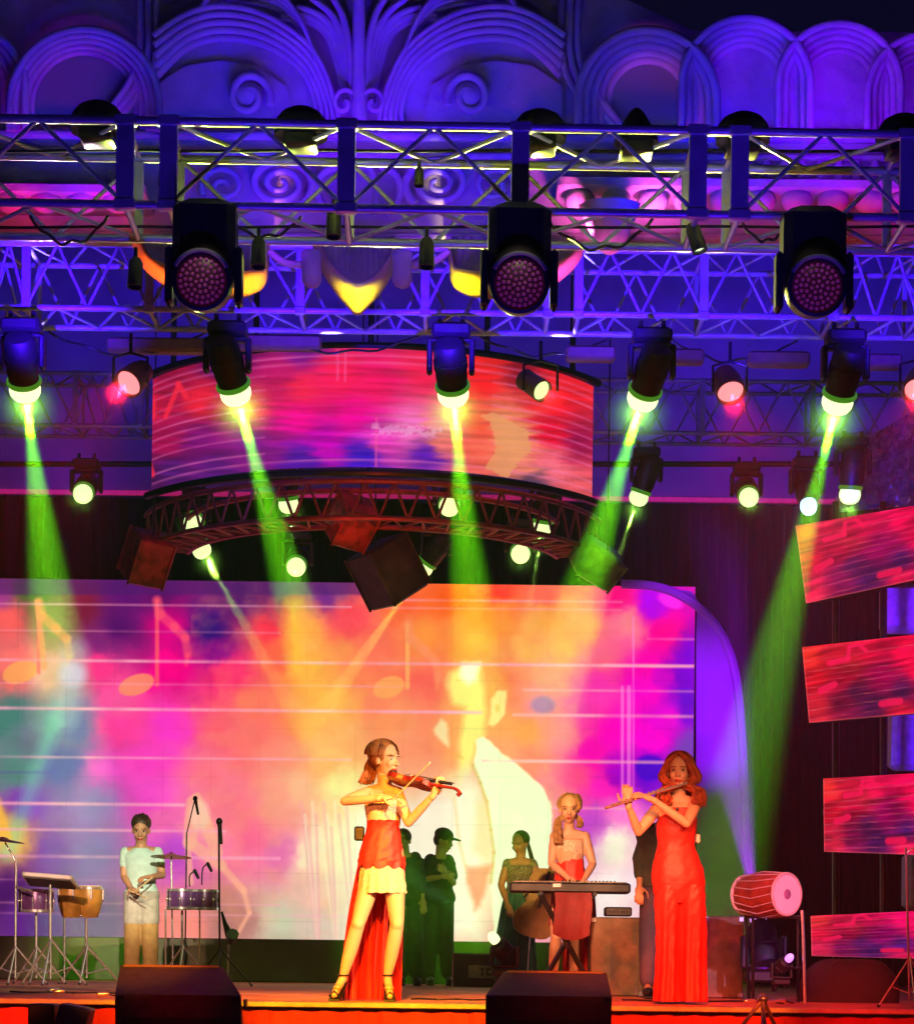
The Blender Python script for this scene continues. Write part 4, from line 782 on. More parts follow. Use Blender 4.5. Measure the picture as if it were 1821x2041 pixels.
def torso_rings(J, fem, infl=0, y0=0, y1=1, n=28, squash=1):
    pel = (J['hl']+J['hr'])/2; sh = (J['sl']+J['sr'])/2; nk = J['neck']; rings = []
    W = J.get('w', 1.0)
    prof = [(-.10, .10, .085), (-.04, .155, .105), (.04, .165, .115), (.14, .158, .11), (.30, .130, .092), (.42, .118 if fem else .135, .085), (.58, .130 if fem else .148, .098), (.74, .142 if fem else .162, .112), (.86, .150 if fem else .175, .100), (.95, .158 if fem else .185, .082), (1.02, .120, .068), (1.09, .060, .055), (1.16, .05, .05)]
    for t, rx, ry in prof:
        if t < y0-1e-6 or t > y1+1e-6: continue
        if t <= 1: c = pel.lerp(sh, t) if t > 0 else pel + (pel-sh)*(-t)*1.0
        else: c = sh.lerp(nk, min(1, (t-1)/.16))
        r = (J['hl']-J['hr']).lerp(J['sl']-J['sr'], min(1, max(0, t))); r = Vector((r.x, r.y, r.z*.6)).normalized(); up = (sh-pel).normalized(); f = r.cross(up).normalized()
        rings.append([c + r*math.cos(2*math.pi*k/n)*(rx*W+infl) + f*math.sin(2*math.pi*k/n)*(ry*squash+infl) for k in range(n)])
    return rings
def person(label, J, fwd, skn=skin, fem=True, headup=(0, 0, 1), vox=.0065, curl=(.5, .5), hands=None, group=None, thick=1.0, headscale=1.0, feet=True):
    base = (J['al']+J['ar'])/2; base = Vector((base.x, base.y, ST))
    t = thing('person', tuple(base), label, 'person', group); b = MB(); T = thick
    b.loftrings(torso_rings(J, fem)); hc = J['head']; M = hframe(fwd, Vector(headup))
    add_head(b, hc, M, headscale, fem); b.capsule(J['neck']-Vector((0, 0, .04)), hc + M@Vector((0, -.02, -.05)), .050 if fem else .058, .046 if fem else .055)
    for s in 'lr':
        b.capsule(J['s'+s], J['e'+s], .046*T, .034*T, 14, .006); b.capsule(J['e'+s], J['w'+s], .035*T, .023*T, 14, .004)
        b.ell(J['s'+s], (.052*T, .052*T, .05*T)); b.capsule(J['s'+s], (J['sl']+J['sr'])/2 + (J['neck']-(J['sl']+J['sr'])/2)*.3, .048*T, .05, 12)
        hd = (hands or {}).get(s) or ((J['w'+s]-J['e'+s]), Vector((0, -1, .3)), 1 if s == 'l' else -1)
        add_hand(b, J['w'+s], hd[0], hd[1], hd[2], curl[0 if s == 'l' else 1])
        b.capsule(J['h'+s], J['k'+s], .078*T, .052*T, 16, .008); b.capsule(J['k'+s], J['a'+s], .052*T, .032*T, 16, .010)
        b.ell(J['k'+s]+Vector((0, -.02, 0)), (.045*T, .04*T, .05*T))
        if feet: b.capsule(J['a'+s]-Vector((0, -.02, .01)), J['t'+s], .032, .024, 12); b.ell((J['t'+s]*.6+J['a'+s]*.4), (.034, .06, .022))
    o = remesh(b.build('body', [skn, lips, eyec, eyew, brow], t), vox, 5)
    me = o.data; Mi = M.inverted(); org = Vector(base); n = len(me.polygons); cen = np.zeros(n*3); me.polygons.foreach_get('center', cen); cen = cen.reshape(-1, 3) + np.array(org) - np.array(hc)
    L = cen @ np.array(Mi).T / headscale; mi = np.zeros(n, int); near = (np.abs(L).max(1) < .14) & (L[:, 1] > .04)
    mi[near & (np.hypot(L[:, 0]/.024, (L[:, 2]+.058)/.010) < 1)] = 1
    for x in (-.031, .031):
        mi[near & (np.hypot((L[:, 0]-x)/.015, (L[:, 2]-.008)/.006) < 1)] = 3; mi[near & (np.hypot((L[:, 0]-x)/.0065, (L[:, 2]-.008)/.0065) < 1)] = 2
        mi[near & (np.abs(L[:, 0]-x) < .016) & (np.abs(L[:, 2]-.0155) < .0022)] = 4; mi[near & (np.abs(L[:, 0]-x*1.03) < .023) & (np.abs(L[:, 2]-.032+.12*np.abs(L[:, 0]-x*1.1)) < .003)] = 4
    me.polygons.foreach_set('material_index', mi.tolist()); me.update()
    return t, M
def loft_cloth(rings, n=72, pleat=0, np_=18, ph=0, grow=None):
    """rings: (centre, rx, ry); pleats grow towards the last ring"""
    out = []
    for i, (c, rx, ry) in enumerate(rings):
        k = pleat*((i/(len(rings)-1)) if grow is None else grow[i]); wr = lambda j: k*math.sin(np_*2*math.pi*j/n+ph+i*.12) + .0045*math.sin(4*math.pi*j/n*2+i*.8)*math.sin(i*.9+j*.15) + .0025*math.sin(j*.9+i*1.7)
        out.append([Vector(c) + Vector(((rx + wr(j))*math.cos(2*math.pi*j/n), (ry + wr(j))*math.sin(2*math.pi*j/n), 0)) for j in range(n)])
    return out
def resample(rings, k):
    out = []; n = len(rings)
    for i in range(n-1):
        p = [rings[max(i-1, 0)], rings[i], rings[i+1], rings[min(i+2, n-1)]]
        for j in range(k):
            t = j/k; f = lambda a, b_, c, d_: .5*((2*b_)+(-a+c)*t+(2*a-5*b_+4*c-d_)*t*t+(-a+3*b_-3*c+d_)*t**3)
            out.append((f(*[Vector(q[0]) for q in p]), f(*[q[1] for q in p]), f(*[q[2] for q in p])))
    out.append(rings[-1]); return out
def pxring(d, y, x0, x1, dep, dy=0):
    c = P((x0+x1)/2, y, d); return (c+Vector((0, dy, 0)), (x1-x0)/2*d/F, dep)
def jagged(rings, amp, cnt, lower=True):
    r = rings[-1 if lower else 0]; n = len(r); sgn = -1 if lower else 1
    for j in range(n): r[j] = r[j] + Vector((0, 0, sgn*amp*(abs(math.sin(cnt*math.pi*j/n))**.6)))
    return rings
def hair_cap(b, hc, M, s=1.0, off=(0, -.022, .042), r=(.086, .098, .088)): b.ell(hc + M@(Vector(off)*s), [a*s for a in r], M, 24, 16)
def cap_strands(b, hc, M, s, off, r, n=150, part=-.015):
    off = Vector(off); r = Vector(r)*1.015
    for k in range(n):
        sx = random.choice((-1, 1)); t0 = random.uniform(.10, 1.05); pts = []
        for j in range(9):
            th = .06+j/8*1.65; ph_ = (t0-.5)*2.4
            pts.append(hc + M@((off + Vector((sx*r.x*math.sin(th)*math.cos(ph_*.5), r.y*(math.sin(th)*math.sin(ph_)*.9*(-1) + .12*(1-j/8)), r.z*math.cos(th))))*s))
        b.path(pts, [.0045*(1-.3*abs(j-4)/4) for j in range(9)], 4)
def locks(b, paths, jit=.012, per=7, r=.011, wave=0, wl=6):
    for pts in paths:
        for k in range(per):
            o = Vector((random.uniform(-1, 1), random.uniform(-1, 1), random.uniform(-.6, .6)))*jit; q = [Vector(a) for a in smoothline([tuple(p) for p in pts], 6)]; ph = random.uniform(0, 6)
            q2 = [a + o*(.4+.9*i/len(q)) + Vector((math.sin(ph+i*wl/len(q)*2), math.cos(ph+i*wl/len(q)*2)*.7, 0))*wave*(i/len(q)) for i, a in enumerate(q)]
            b.path(q2, [r*(1-.55*(i/len(q2))**2) for i in range(len(q2))], 6)
def jt(d, **k):
    out = {}
    for a, v in k.items(): out[a] = P(v[0], v[1], d + (v[2] if len(v) > 2 else 0)) if isinstance(v, tuple) else v
    return out
# --- violinist
d = 15.0
J = jt(d, head=(768, 1515), neck=(768, 1558), sr=(739, 1579, .03), sl=(791, 1581, -.03), er=(687, 1597, -.12), wr=(757, 1592, -.25), el=(814, 1640, -.12), wl=(863, 1586, -.26),
       hr=(748, 1722), hl=(783, 1722), kr=(713, 1843, -.06), kl=(791, 1843, -.06), ar=(684, 1946, 0), al=(772, 1946, 0), tr=(666, 1984, -.12), tl=(777, 1986, -.13)); J['w'] = .86
vi, M = person('woman with auburn ponytail and short red and cream lace dress, playing violin', J, (.80, -.62, -.10), hands={'r': (Vector((.9, -.1, .1)), Vector((.1, -.3, 1)), 1), 'l': (Vector((.35, -.2, .6)), Vector((.5, -.6, -.2)), 1)}, curl=(.9, .7), vox=.006, thick=.92, headscale=1.05)
hc = J['head']; b = MB(); hair_cap(b, hc, M, 1.1, (0, -.034, .036), (.088, .094, .094)); cap_strands(b, hc, M, 1.1, (0, -.034, .036), (.088, .094, .094)); b.build('hair', hair_auburn, vi)
b = MB(); back = hc + M@Vector((0, -.10, .03))
locks(b, [[back + Vector((dx*.3, .02, .02)), back+Vector((-.03+dx*.5, .02, -.06)), P(738+dx*240, 1535, d+.08), P(730+dx*260, 1560, d+.07)] for dx in (-.03, -.01, .01, .03)], .020, 34, .0070, .006)
b.build('hair', hair_auburn, vi, label='auburn ponytail')
R1 = lambda y, x0, x1, dep, dy=0: pxring(d, y, x0, x1, dep, dy)
bod = loft_cloth(resample([R1(1592, 733, 799, .128), R1(1606, 727, 799, .140), R1(1622, 729, 797, .136), R1(1642, 733, 795, .112)], 3)); jagged(bod, .025, 5, False); MB().loftrings(bod, cap=False).build('lace_bodice', cream, vi)
w_ = loft_cloth(resample([R1(1636, 731, 797, .120), R1(1655, 730, 796, .110), R1(1690, 719, 801, .125), R1(1712, 714, 806, .136), R1(1722, 713, 807, .14)], 4), pleat=.004, np_=11); jagged(w_, .035, 10); MB().loftrings(w_, cap=False).build('red_waist', red_cloth, vi)
s_ = loft_cloth(resample([R1(1712, 722, 799, .112), R1(1734, 717, 804, .128), R1(1760, 715, 807, .135), R1(1778, 714, 809, .138)], 4), pleat=.006, np_=15); jagged(s_, .012, 14); MB().loftrings(s_, cap=False).build('lace_skirt', cream, vi)
tr_ = []
for i in range(25):
    f = i/24; y = 1728 + (1995-1728)*f; xl = 712 - 32*f - 8*math.sin(f*3); xr = 808 - 6*f; row = []
    for j in range(90):
        u = j/89; a = math.pi*(u); x = xl+(xr-xl)*u; dd = .10 + .12*f + math.sin(a)*.05 + (.028*f+.006)*math.sin(u*44+f*1.5) + .012*math.sin(u*97); row.append(P(x + 3*f*math.sin(u*30), y, d+dd))
    for q in row: q.z = max(q.z, ST+.006)
    tr_.append(row)
m_ = MB().loftrings(tr_, cap=False, closed=False); m_.build('train', red_cloth, vi)
b = MB().box(P(716, 1662, d+.08), (.07, .035, .10), bev=.01); b.build('transmitter_pack', black, vi)
for s in 'rl':
    a, t_ = J['a'+s], J['t'+s]; b = MB(); z0 = ST+.004
    b.prism([(t_.x-.036, t_.y-.05, z0), (t_.x+.036, t_.y-.05, z0), (t_.x+.04, t_.y+.05, z0), (a.x+.028, a.y-.0, a.z-.055), (a.x+.025, a.y+.06, a.z-.05), (a.x-.025, a.y+.06, a.z-.05), (a.x-.028, a.y, a.z-.055), (t_.x-.04, t_.y+.05, z0)], (0, 0, .012))
    b.tube((a.x, a.y+.045, a.z-.045), (a.x, a.y+.045, z0), .014, .006); b.path([Vector((a.x+.036*math.cos(k*.42), a.y+.036*math.sin(k*.42), a.z+.005)) for k in range(16)], .006, 6)
    b.path([t_+Vector((-.034, .0, -.01)), t_+Vector((0, -.01, .025)), t_+Vector((.034, 0, -.01))], .009, 6); b.build('high_heel', black, vi)
# violin and bow
A = P(783, 1551, d-.10); B = P(919, 1577, d-.42); ax = (B-A).normalized(); upv = Vector((0, -.35, 1)); sdv = ax.cross(upv).normalized(); nv = sdv.cross(ax).normalized()
if nv.z < 0: nv = -nv
sdv = (sdv*.8 + nv*.62).normalized(); nv = sdv.cross(ax).normalized()      # tilted towards the audience so the body shows
vt = thing('violin', tuple(A), 'dark red violin tucked under the chin of the woman in the lace dress', 'violin')
out = [(0, .0), (.003, .04), (.02, .072), (.06, .083), (.10, .078), (.14, .056), (.17, .052), (.20, .058), (.23, .077), (.28, .084), (.32, .070), (.345, .03), (.35, 0)]
out = out + [(a, -c) for a, c in out[-2:0:-1]]; Q = lambda a, c, e: A + ax*(a-.02) + sdv*c + nv*e
b = MB().prism([Q(a, c, -.02) for a, c in out], nv*.036); b.build('violin_body', wood_v, vt, smooth=False)
b = MB().prism([Q(.20, .012, .02), Q(.20, -.012, .02), Q(.50, -.010, .03), Q(.50, .010, .03)], nv*.012); b.build('fingerboard', black, vt)
b = MB().tube(Q(.34, 0, .005), Q(.53, 0, .01), .013, .010); b.path([Q(.53, 0, .01), Q(.57, 0, 0), Q(.60, 0, -.02), Q(.59, 0, -.035), Q(.575, 0, -.025)], .011)
for c in (-1, 1): b.tube(Q(.55, c*.03, .0), Q(.55, -c*.01, 0), .005); b.tube(Q(.57, c*.03, -.005), Q(.57, -c*.01, -.005), .005)
b.build('neck_and_scroll', wood_v, vt)
MB().ell(Q(.03, .04, .03), (.03, .025, .012)).build('chin_rest', black, vt); MB().prism([Q(.165, -.025, .016), Q(.165, .025, .016), Q(.165, .018, .045), Q(.165, -.018, .045)], ax*.004).build('bridge', cream, vt)
b = MB()
for k in range(4): b.tube(Q(.06, (k-1.5)*.008, .025), Q(.165, (k-1.5)*.008, .048), .0012, n=4); b.tube(Q(.165, (k-1.5)*.008, .048), Q(.52, (k-1.5)*.005, .045), .0012, n=4)
b.build('strings', chrome, vt)
bt = thing('bow', tuple(P(784, 1592, d-.27)), 'thin pale violin bow slanting up across the violin', 'bow')
b0 = P(782, 1596, d-.28); b1 = P(855, 1522, d-.50); off = Vector((.012, 0, .012))
MB().tube(b0, b1, .006, .004).build('stick', mat('pale_bow_wood', (.75, .45, .35), .35), bt); MB().tube(b0+off, b1+off*.6, .004, n=5).build('bow_hair', white_p, bt); MB().box(b0.lerp(b1, .08)+off*.5, (.02, .012, .02), bev=.003).build('frog', black, bt)
# --- flautist
d = 15.2
J = jt(d, head=(1353, 1538), neck=(1352, 1580), sr=(1315, 1604), sl=(1386, 1602), er=(1272, 1659, -.10), wr=(1252, 1607, -.2), el=(1368, 1642, -.20), wl=(1303, 1596, -.26),
       hr=(1332, 1735), hl=(1370, 1735), kr=(1330, 1852, .03), kl=(1380, 1852, .03), ar=(1328, 1950, .02), al=(1382, 1950, .02), tr=(1325, 1985, -.12), tl=(1386, 1986, -.13)); J['w'] = .92
fl_, M = person('woman with long wavy red hair in a floor length red outfit, playing a flute', J, (-.18, -1, -.08), hands={'r': (Vector((-.1, -.1, 1)), Vector((-.2, -.8, .2)), -1), 'l': (Vector((-.85, -.1, .35)), Vector((.1, -.5, 1)), 1)}, curl=(.6, .6), vox=.006, thick=.90, headscale=1.06, feet=False)
hc = J['head']; b = MB(); hair_cap(b, hc, M, 1.08, (0, -.034, .034), (.096, .096, .100)); cap_strands(b, hc, M, 1.08, (0, -.034, .034), (.096, .096, .100)); b.build('hair', hair_red, fl_)
b = MB()
for sx, xs in ((-1, (1336, 1328, 1323)), (1, (1374, 1386, 1394))):
    for k in range(6):
        x0 = hc + M@Vector((sx*(.005+.012*k), .05-.022*k, .135-.008*k)); x1 = hc + M@Vector((sx*.086, .055-.035*k, .04)); x2 = hc + M@Vector((sx*(.100+.003*k), .03-.03*k, -.06))
        locks(b, [[x0, x1, x2, P(xs[1]+sx*k*.8, 1575, d-.06+.03*k), P(xs[2]+sx*(k-4)*1.5, 1598+4*(k % 3), d-.10+.035*k)]], .026, 40, .0075, .016, 11)
b.ell(P(1352, 1570, d+.09), (.12, .05, .17)); b.build('hair', hair_red, fl_, label='long wavy red hair falling over the shoulders')
R1 = lambda y, x0, x1, dep, dy=0: pxring(d, y, x0, x1, dep, dy)
bod = loft_cloth(resample([R1(1617, 1318, 1386, .105), R1(1632, 1311, 1388, .125), R1(1655, 1308, 1386, .12), R1(1685, 1310, 1383, .10), R1(1712, 1303, 1392, .118), R1(1742, 1298, 1402, .135), R1(1775, 1301, 1403, .125), R1(1800, 1308, 1399, .09)], 4), pleat=.004, np_=9); jagged(bod, .02, 2, False)
MB().loftrings(bod, cap=False).build('bodice', red_cloth, fl_)
for s, (xa, xb, xc, xd, xe, xf) in {'r': (1303, 1354, 1307, 1352, 1303, 1353), 'l': (1353, 1404, 1355, 1406, 1356, 1408)}.items():
    g_ = loft_cloth(resample([R1(1765, xa+3, xb, .12), R1(1800, xa, xb, .125), R1(1860, xc, xd, .10), R1(1930, xc, xd, .115), R1(1996, xe, xf, .14)], 6), pleat=.014, np_=7, ph=1 if s == 'r' else 2.2)
    for ring in g_:
        for q in ring: q.z = max(q.z, ST+.005)
    MB().loftrings(g_, cap=False).build('trouser_leg', red_cloth, fl_)
MB().ell(P(1349, 1613, d-.125), (.012, .006, .014)).build('pendant', black, fl_); MB().box(P(1390, 1672, d+.06), (.03, .05, .07), bev=.01).build('transmitter_pack', white_p, fl_)
ft = thing('flute', tuple(P(1285, 1586, d-.25)), 'silver flute held out to the left by the woman in the long red outfit', 'flute')
f0 = P(1368, 1561, d-.115); f1 = P(1206, 1611, d-.30); MB().tube(f0, f1, .0105, n=14).build('tube', chrome, ft)
b = MB()
for k in range(12): c = f0.lerp(f1, .3+.055*k); b.lathe([(.011, 0), (.011, .006), (.004, .008)], c+Vector((0, -.004, .010)), (0, -.4, 1), 10)
b.tube(f0.lerp(f1, .3)+Vector((0, -.012, .006)), f0.lerp(f1, .93)+Vector((0, -.012, .006)), .003, n=6); b.build('keywork', chrome, ft); MB().ell(f0.lerp(f1, .06)+Vector((0, 0, .008)), (.018, .010, .006)).build('lip_plate', chrome, ft)
# --- keyboard player
d = 18.3
J = jt(d, head=(1134, 1613), neck=(1134, 1650), sr=(1106, 1668), sl=(1165, 1668), er=(1099, 1722, -.06), wr=(1134, 1752, -.26), el=(1181, 1723, -.05), wl=(1163, 1755, -.28),
       hr=(1118, 1780), hl=(1152, 1780), kr=(1108, 1868, -.05), kl=(1148, 1868, -.04), ar=(1101, 1955), al=(1142, 1955), tr=(1098, 1974, -.13), tl=(1144, 1974, -.13)); J['w'] = .86
kb, M = person('woman with long blond hair standing behind the keyboard', J, (-.05, -1, -.22), hands={'r': (Vector((.6, -.7, -.3)), Vector((0, 0, 1)), 1), 'l': (Vector((-.3, -.8, -.3)), Vector((0, 0, 1)), -1)}, vox=.007, thick=.92, headscale=1.06)
hc = J['head']; b = MB(); hair_cap(b, hc, M, 1, (0, -.036, .034), (.090, .092, .098)); cap_strands(b, hc, M, 1, (0, -.036, .034), (.090, .092, .098)); b.build('hair', hair_blond, kb)
b = MB()
for k in range(5): locks(b, [[hc + M@Vector((-.02-.012*k, .02-.02*k, .115)), hc + M@Vector((-.088, .03-.03*k, .02)), P(1118-k, 1632, d-.04), P(1114-k*1.5, 1655, d-.09), P(1114-k, 1680, d-.12)]], .020, 30, .0070, .010)
for k in range(4): locks(b, [[hc + M@Vector((.02+.012*k, .02-.02*k, .105)), hc + M@Vector((.082, .0-.03*k, .02)), P(1152+k, 1632, d+.04), P(1154, 1648, d+.07)]], .016, 20, .0070, .008)
b.build('hair', hair_blond, kb, label='long blond hair falling to the left')
R1 = lambda y, x0, x1, dep, dy=0: pxring(d, y, x0, x1, dep, dy)
MB().loftrings(loft_cloth(resample([R1(1676, 1110, 1163, .105), R1(1690, 1107, 1164, .118), R1(1714, 1112, 1160, .095)], 4), pleat=.004, np_=9), cap=False).build('lace_bodice', cream, kb)
MB().loftrings(loft_cloth(resample([R1(1710, 1111, 1161, .096), R1(1735, 1108, 1165, .105), R1(1768, 1102, 1171, .13)], 4), pleat=.006, np_=9), cap=False).build('red_waist', red_cloth, kb)
MB().loftrings(loft_cloth(resample([R1(1764, 1101, 1172, .132), R1(1800, 1098, 1176, .14), R1(1846, 1095, 1178, .15)], 5), pleat=.012, np_=12), cap=False).build('skirt', wine, kb)
rows = []
for i in range(16):
    f = i/15; row = [P(1120+66*u+f*12*u, 1790+f*188, d+.14+.05*math.sin(u*3.1)+.02*f*math.sin(u*37)) for u in np.linspace(0, 1, 50)]
    for q in row: q.z = max(q.z, ST+.006)
    rows.append(row)
MB().loftrings(rows, cap=False, closed=False).build('train', red_cloth, kb)
# keyboard on an x stand
dk = 17.9; k0 = P(1015, 1768, dk); k1 = P(1254, 1771, dk); kc = (k0+k1)/2; W = (k1-k0).length
t = thing('keyboard', tuple(kc), 'long dark electronic keyboard seen from the back, a pale tag on its edge', 'keyboard')
MB().box(kc+Vector((0, 0, -.005)), (W, .30, .085), bev=.015).build('case', black, t)
MB().box(kc+Vector((0, .07, .041)), (W-.16, .14, .012), bev=.003).build('white_keys', white_p, t)
b = MB()
for k in range(25): b.box(kc+Vector((-W/2+.12+k*(W-.24)/24, .035, .052)), (.012, .08, .012))
b.build('black_keys', black, t); MB().box(kc+Vector((0, -.02, .043)), (W-.05, .06, .01), bev=.002).build('control_panel', mat('keyboard_panel', (.25, .2, .16), .4), t)
MB().box(kc+Vector((-.11, -.155, .012)), (.065, .008, .028)).build('tag', white_p, t, smooth=False)
for k in range(4): MB().tube(kc+Vector((-.12+.06*k, -.06, .05)), kc+Vector((-.12+.06*k, -.06, .062)), .010).build('knob', black, t)
t = thing('keyboard_stand', tuple(G(1140, dk)), 'black folding x stand under the keyboard', 'stand'); z0 = kc.z-.055
fr = Vector((0, .0, 0))
for dy in (-.14, .14):
    for sx in (-1, 1): MB().tube((kc.x-.02+sx*.22, dk+dy, z0), (kc.x-.02-sx*.24, dk+dy+.02*sx, ST+.02), .016, n=8).build('leg', blackm, t)
for sx in (-1, 1): MB().tube((kc.x-.02+sx*.22, dk-.17, z0), (kc.x-.02+sx*.22, dk+.17, z0), .018).build('top_rail', blackm, t); MB().tube((kc.x-.02+sx*.24, dk-.2, ST+.02), (kc.x-.02+sx*.24, dk+.2, ST+.02), .018).build('foot_rail', blackm, t)
MB().box((kc.x-.02, dk, (z0+ST)/2), (.06, .32, .06), bev=.01).build('pivot', blackm, t)
t = thing('cloth', tuple(kc), 'wine coloured cloth hanging from the front of the keyboard', 'cloth')
rows = [[Vector((kc.x-.13+.30*u + .01*math.sin(f*5), dk-.165-.004*math.sin(u*13)-.01*f, z0+.01-(.34+.05*math.sin(u*3))*f)) for u in np.linspace(0, 1, 40)] for f in np.linspace(0, 1, 12)]
MB().loftrings(rows, cap=False, closed=False).build('hanging_cloth', wine, t)
# --- drummer
d = 21.5
J = jt(d, head=(281, 1655), neck=(281, 1684), sr=(250, 1699), sl=(314, 1699), er=(247, 1748, -.03), wr=(262, 1772, -.24), el=(324, 1745, -.05), wl=(301, 1748, -.30),
       hr=(268, 1790), hl=(296, 1790), kr=(264, 1870, -.04), kl=(299, 1870, -.04), ar=(262, 1945), al=(301, 1945), tr=(259, 1962, -.14), tl=(303, 1962, -.14)); J['w'] = .92
dr, M = person('young man with short dark hair in a pale polo shirt standing among the drums', J, (.05, -1, -.30), skn=skin_d, fem=False, vox=.0075, hands={'r': (Vector((.5, -.8, -.1)), Vector((0, -.1, 1)), 1), 'l': (Vector((-.7, -.6, -.1)), Vector((0, -.2, 1)), 1)}, curl=(1, 1), headscale=1.12)
hc = J['head']; b = MB(); hair_cap(b, hc, M, 1.12, (0, -.03, .056), (.090, .098, .084))
for k in range(140): a = random.uniform(0, 6.28); r_ = random.uniform(0, .085); q = hc+M@Vector((r_*math.cos(a), -.03+r_*math.sin(a), .145-r_*r_*6)); b.tube(q-M@Vector((0, 0, .02)), q+M@Vector((random.uniform(-.02, .02), random.uniform(-.02, .03), random.uniform(.004, .02))), .011, .004, 5)
b.build('hair', hair_dark, dr)
def garment(t, name, m, J, fem, y0, y1, infl, sleeves=0, slr=.06, legs=0, lr=(.10, .075), vox=.009):
    b = MB(); b.loftrings(torso_rings(J, fem, infl, y0, y1))
    for s in 'lr':
        if sleeves: b.capsule(J['s'+s], J['s'+s].lerp(J['e'+s], min(1, sleeves)), slr, slr*.95)
        if sleeves > 1: b.capsule(J['e'+s], J['e'+s].lerp(J['w'+s], sleeves-1), slr*.9, slr*.7)
        if legs: b.capsule(J['h'+s], J['h'+s].lerp(J['k'+s], min(1, legs)), lr[0], lr[0]*(1-min(1, legs))+lr[1]*min(1, legs), 16)
        if legs > 1: b.capsule(J['k'+s], J['k'+s].lerp(J['a'+s], legs-1), lr[1], lr[1]*.85, 16)
    return remesh(b.build(name, m, t), vox, 3)
garment(dr, 'polo_shirt', polo, J, False, -.04, 1.09, .022, .5, .056)
garment(dr, 'shorts', greyc, J, False, -.10, .14, .03, 0, 0, .55, (.105, .10)); garment(dr, 'trousers', khaki, J, False, -.10, .04, .012, 0, 0, 1.92, (.098, .085))
def shoes(t, J, m=black):
    for s in 'lr':
        a, t_ = J['a'+s], J['t'+s]; b = MB(); b.ell((a.x*.4+t_.x*.6, a.y*.4+t_.y*.6, ST+.05), (.045, .13, .045)); b.box((a.x*.4+t_.x*.6, a.y*.4+t_.y*.6, ST+.014), (.085, .26, .022), bev=.008); b.build('shoe', m, t)
shoes(dr, J)
for k, (x0, y0, x1, y1) in enumerate([(303, 1750, 268, 1778), (258, 1776, 292, 1790)]):
    tag(MB().tube(P(x0, y0, 21.12), P(x1, y1, 20.95), .009, .006).build('drumstick', mat('stick_wood', (.5, .35, .2), .5)), ['dark drumstick raised in the left hand of the young man', 'lower drumstick in the right hand of the young man'][k], 'drumstick')
# --- crew in front of the screen
d = 22.6
J = jt(d, head=(885, 1676), neck=(878, 1704), sr=(858, 1715, -.05), sl=(892, 1716, .06), er=(850, 1752, -.12), wr=(880, 1748, -.22), el=(903, 1760, -.06), wl=(888, 1742, -.2),
       hr=(863, 1795), hl=(886, 1795), kr=(857, 1872, -.04), kl=(888, 1872, -.04), ar=(854, 1945), al=(892, 1945), tr=(860, 1959, -.14), tl=(899, 1959, -.14)); J['w'] = .92
cm, M = person('man in a dark cap and dark clothes with folded arms', J, (.85, -.45, -.30), skn=skin_d, fem=False, vox=.008, curl=(1, 1))
hc = J['head']; garment(cm, 'shirt', darkcloth, J, False, -.04, 1.02, .024, .7, .07); garment(cm, 'trousers', darkcloth, J, False, -.10, .04, .02, 0, 0, 1.92, (.10, .085)); shoes(cm, J)
b = MB(); b.ell(hc+M@Vector((0, -.02, .055)), (.092, .105, .078), M); b.ell(hc+M@Vector((0, .11, .05)), (.07, .075, .012), M); b.build('cap', darkcloth, cm); MB().ell(hc+M@Vector((0, -.05, .0)), (.08, .07, .08), M).build('hair', hair_dark, cm)
d = 22.3
J = jt(d, head=(803, 1676), neck=(806, 1702), sr=(790, 1716), sl=(827, 1710), er=(786, 1755), wr=(792, 1796, -.1), el=(838, 1752, -.02), wl=(842, 1792, -.08),
       hr=(800, 1795), hl=(824, 1795), kr=(800, 1872), kl=(827, 1872, -.03), ar=(800, 1945), al=(830, 1945), tr=(800, 1959, -.14), tl=(833, 1959, -.14)); J['w'] = .95
c2, M = person('person in dark green clothes half hidden behind the violinist', J, (-.3, -1, -.1), skn=skin_d, fem=False, vox=.008, group=None)
garment(c2, 'jacket', darkcloth, J, False, -.04, 1.02, .03, 1.6, .065); garment(c2, 'trousers', darkcloth, J, False, -.10, .04, .02, 0, 0, 1.92, (.10, .085)); shoes(c2, J); MB().ell(J['head']+Vector((0, .02, .04)), (.088, .10, .09)).build('hair', hair_dark, c2)
d = 21.8
J = jt(d, head=(1036, 1682), neck=(1036, 1708), sr=(1012, 1722), sl=(1060, 1722), er=(998, 1764, -.03), wr=(1010, 1800, -.12), el=(1078, 1760, -.06), wl=(1064, 1778, -.24),
       hr=(1020, 1795), hl=(1046, 1795), kr=(1016, 1872), kl=(1046, 1872), ar=(1016, 1948), al=(1047, 1948), tr=(1014, 1961, -.13), tl=(1048, 1961, -.13)); J['w'] = .9
tw, M = person('woman with dark tied hair and long teal skirt, looking down', J, (-.55, -.75, -.35), skn=skin_d, vox=.008)
hc = J['head']; b = MB(); hair_cap(b, hc, M, 1, (0, -.034, .036), (.088, .092, .092)); b.ell(hc+M@Vector((0, -.12, .02)), (.04, .04, .045)); locks(b, [[hc+M@Vector((0, -.12, .0)), P(1056, 1700, d+.05), P(1062, 1725, d-.02)]], .014, 12, .012); b.build('hair', hair_dark, tw)
garment(tw, 'patterned_top', pattern, J, True, .14, .95, .014, .15, .055)
R1 = lambda y, x0, x1, dep, dy=0: pxring(d, y, x0, x1, dep, dy)
MB().loftrings(loft_cloth(resample([R1(1766, 1012, 1054, .11), R1(1800, 1002, 1060, .16), R1(1880, 988, 1064, .2), R1(1958, 984, 1068, .22)], 5), pleat=.02, np_=11), cap=False).build('skirt', teal, tw)
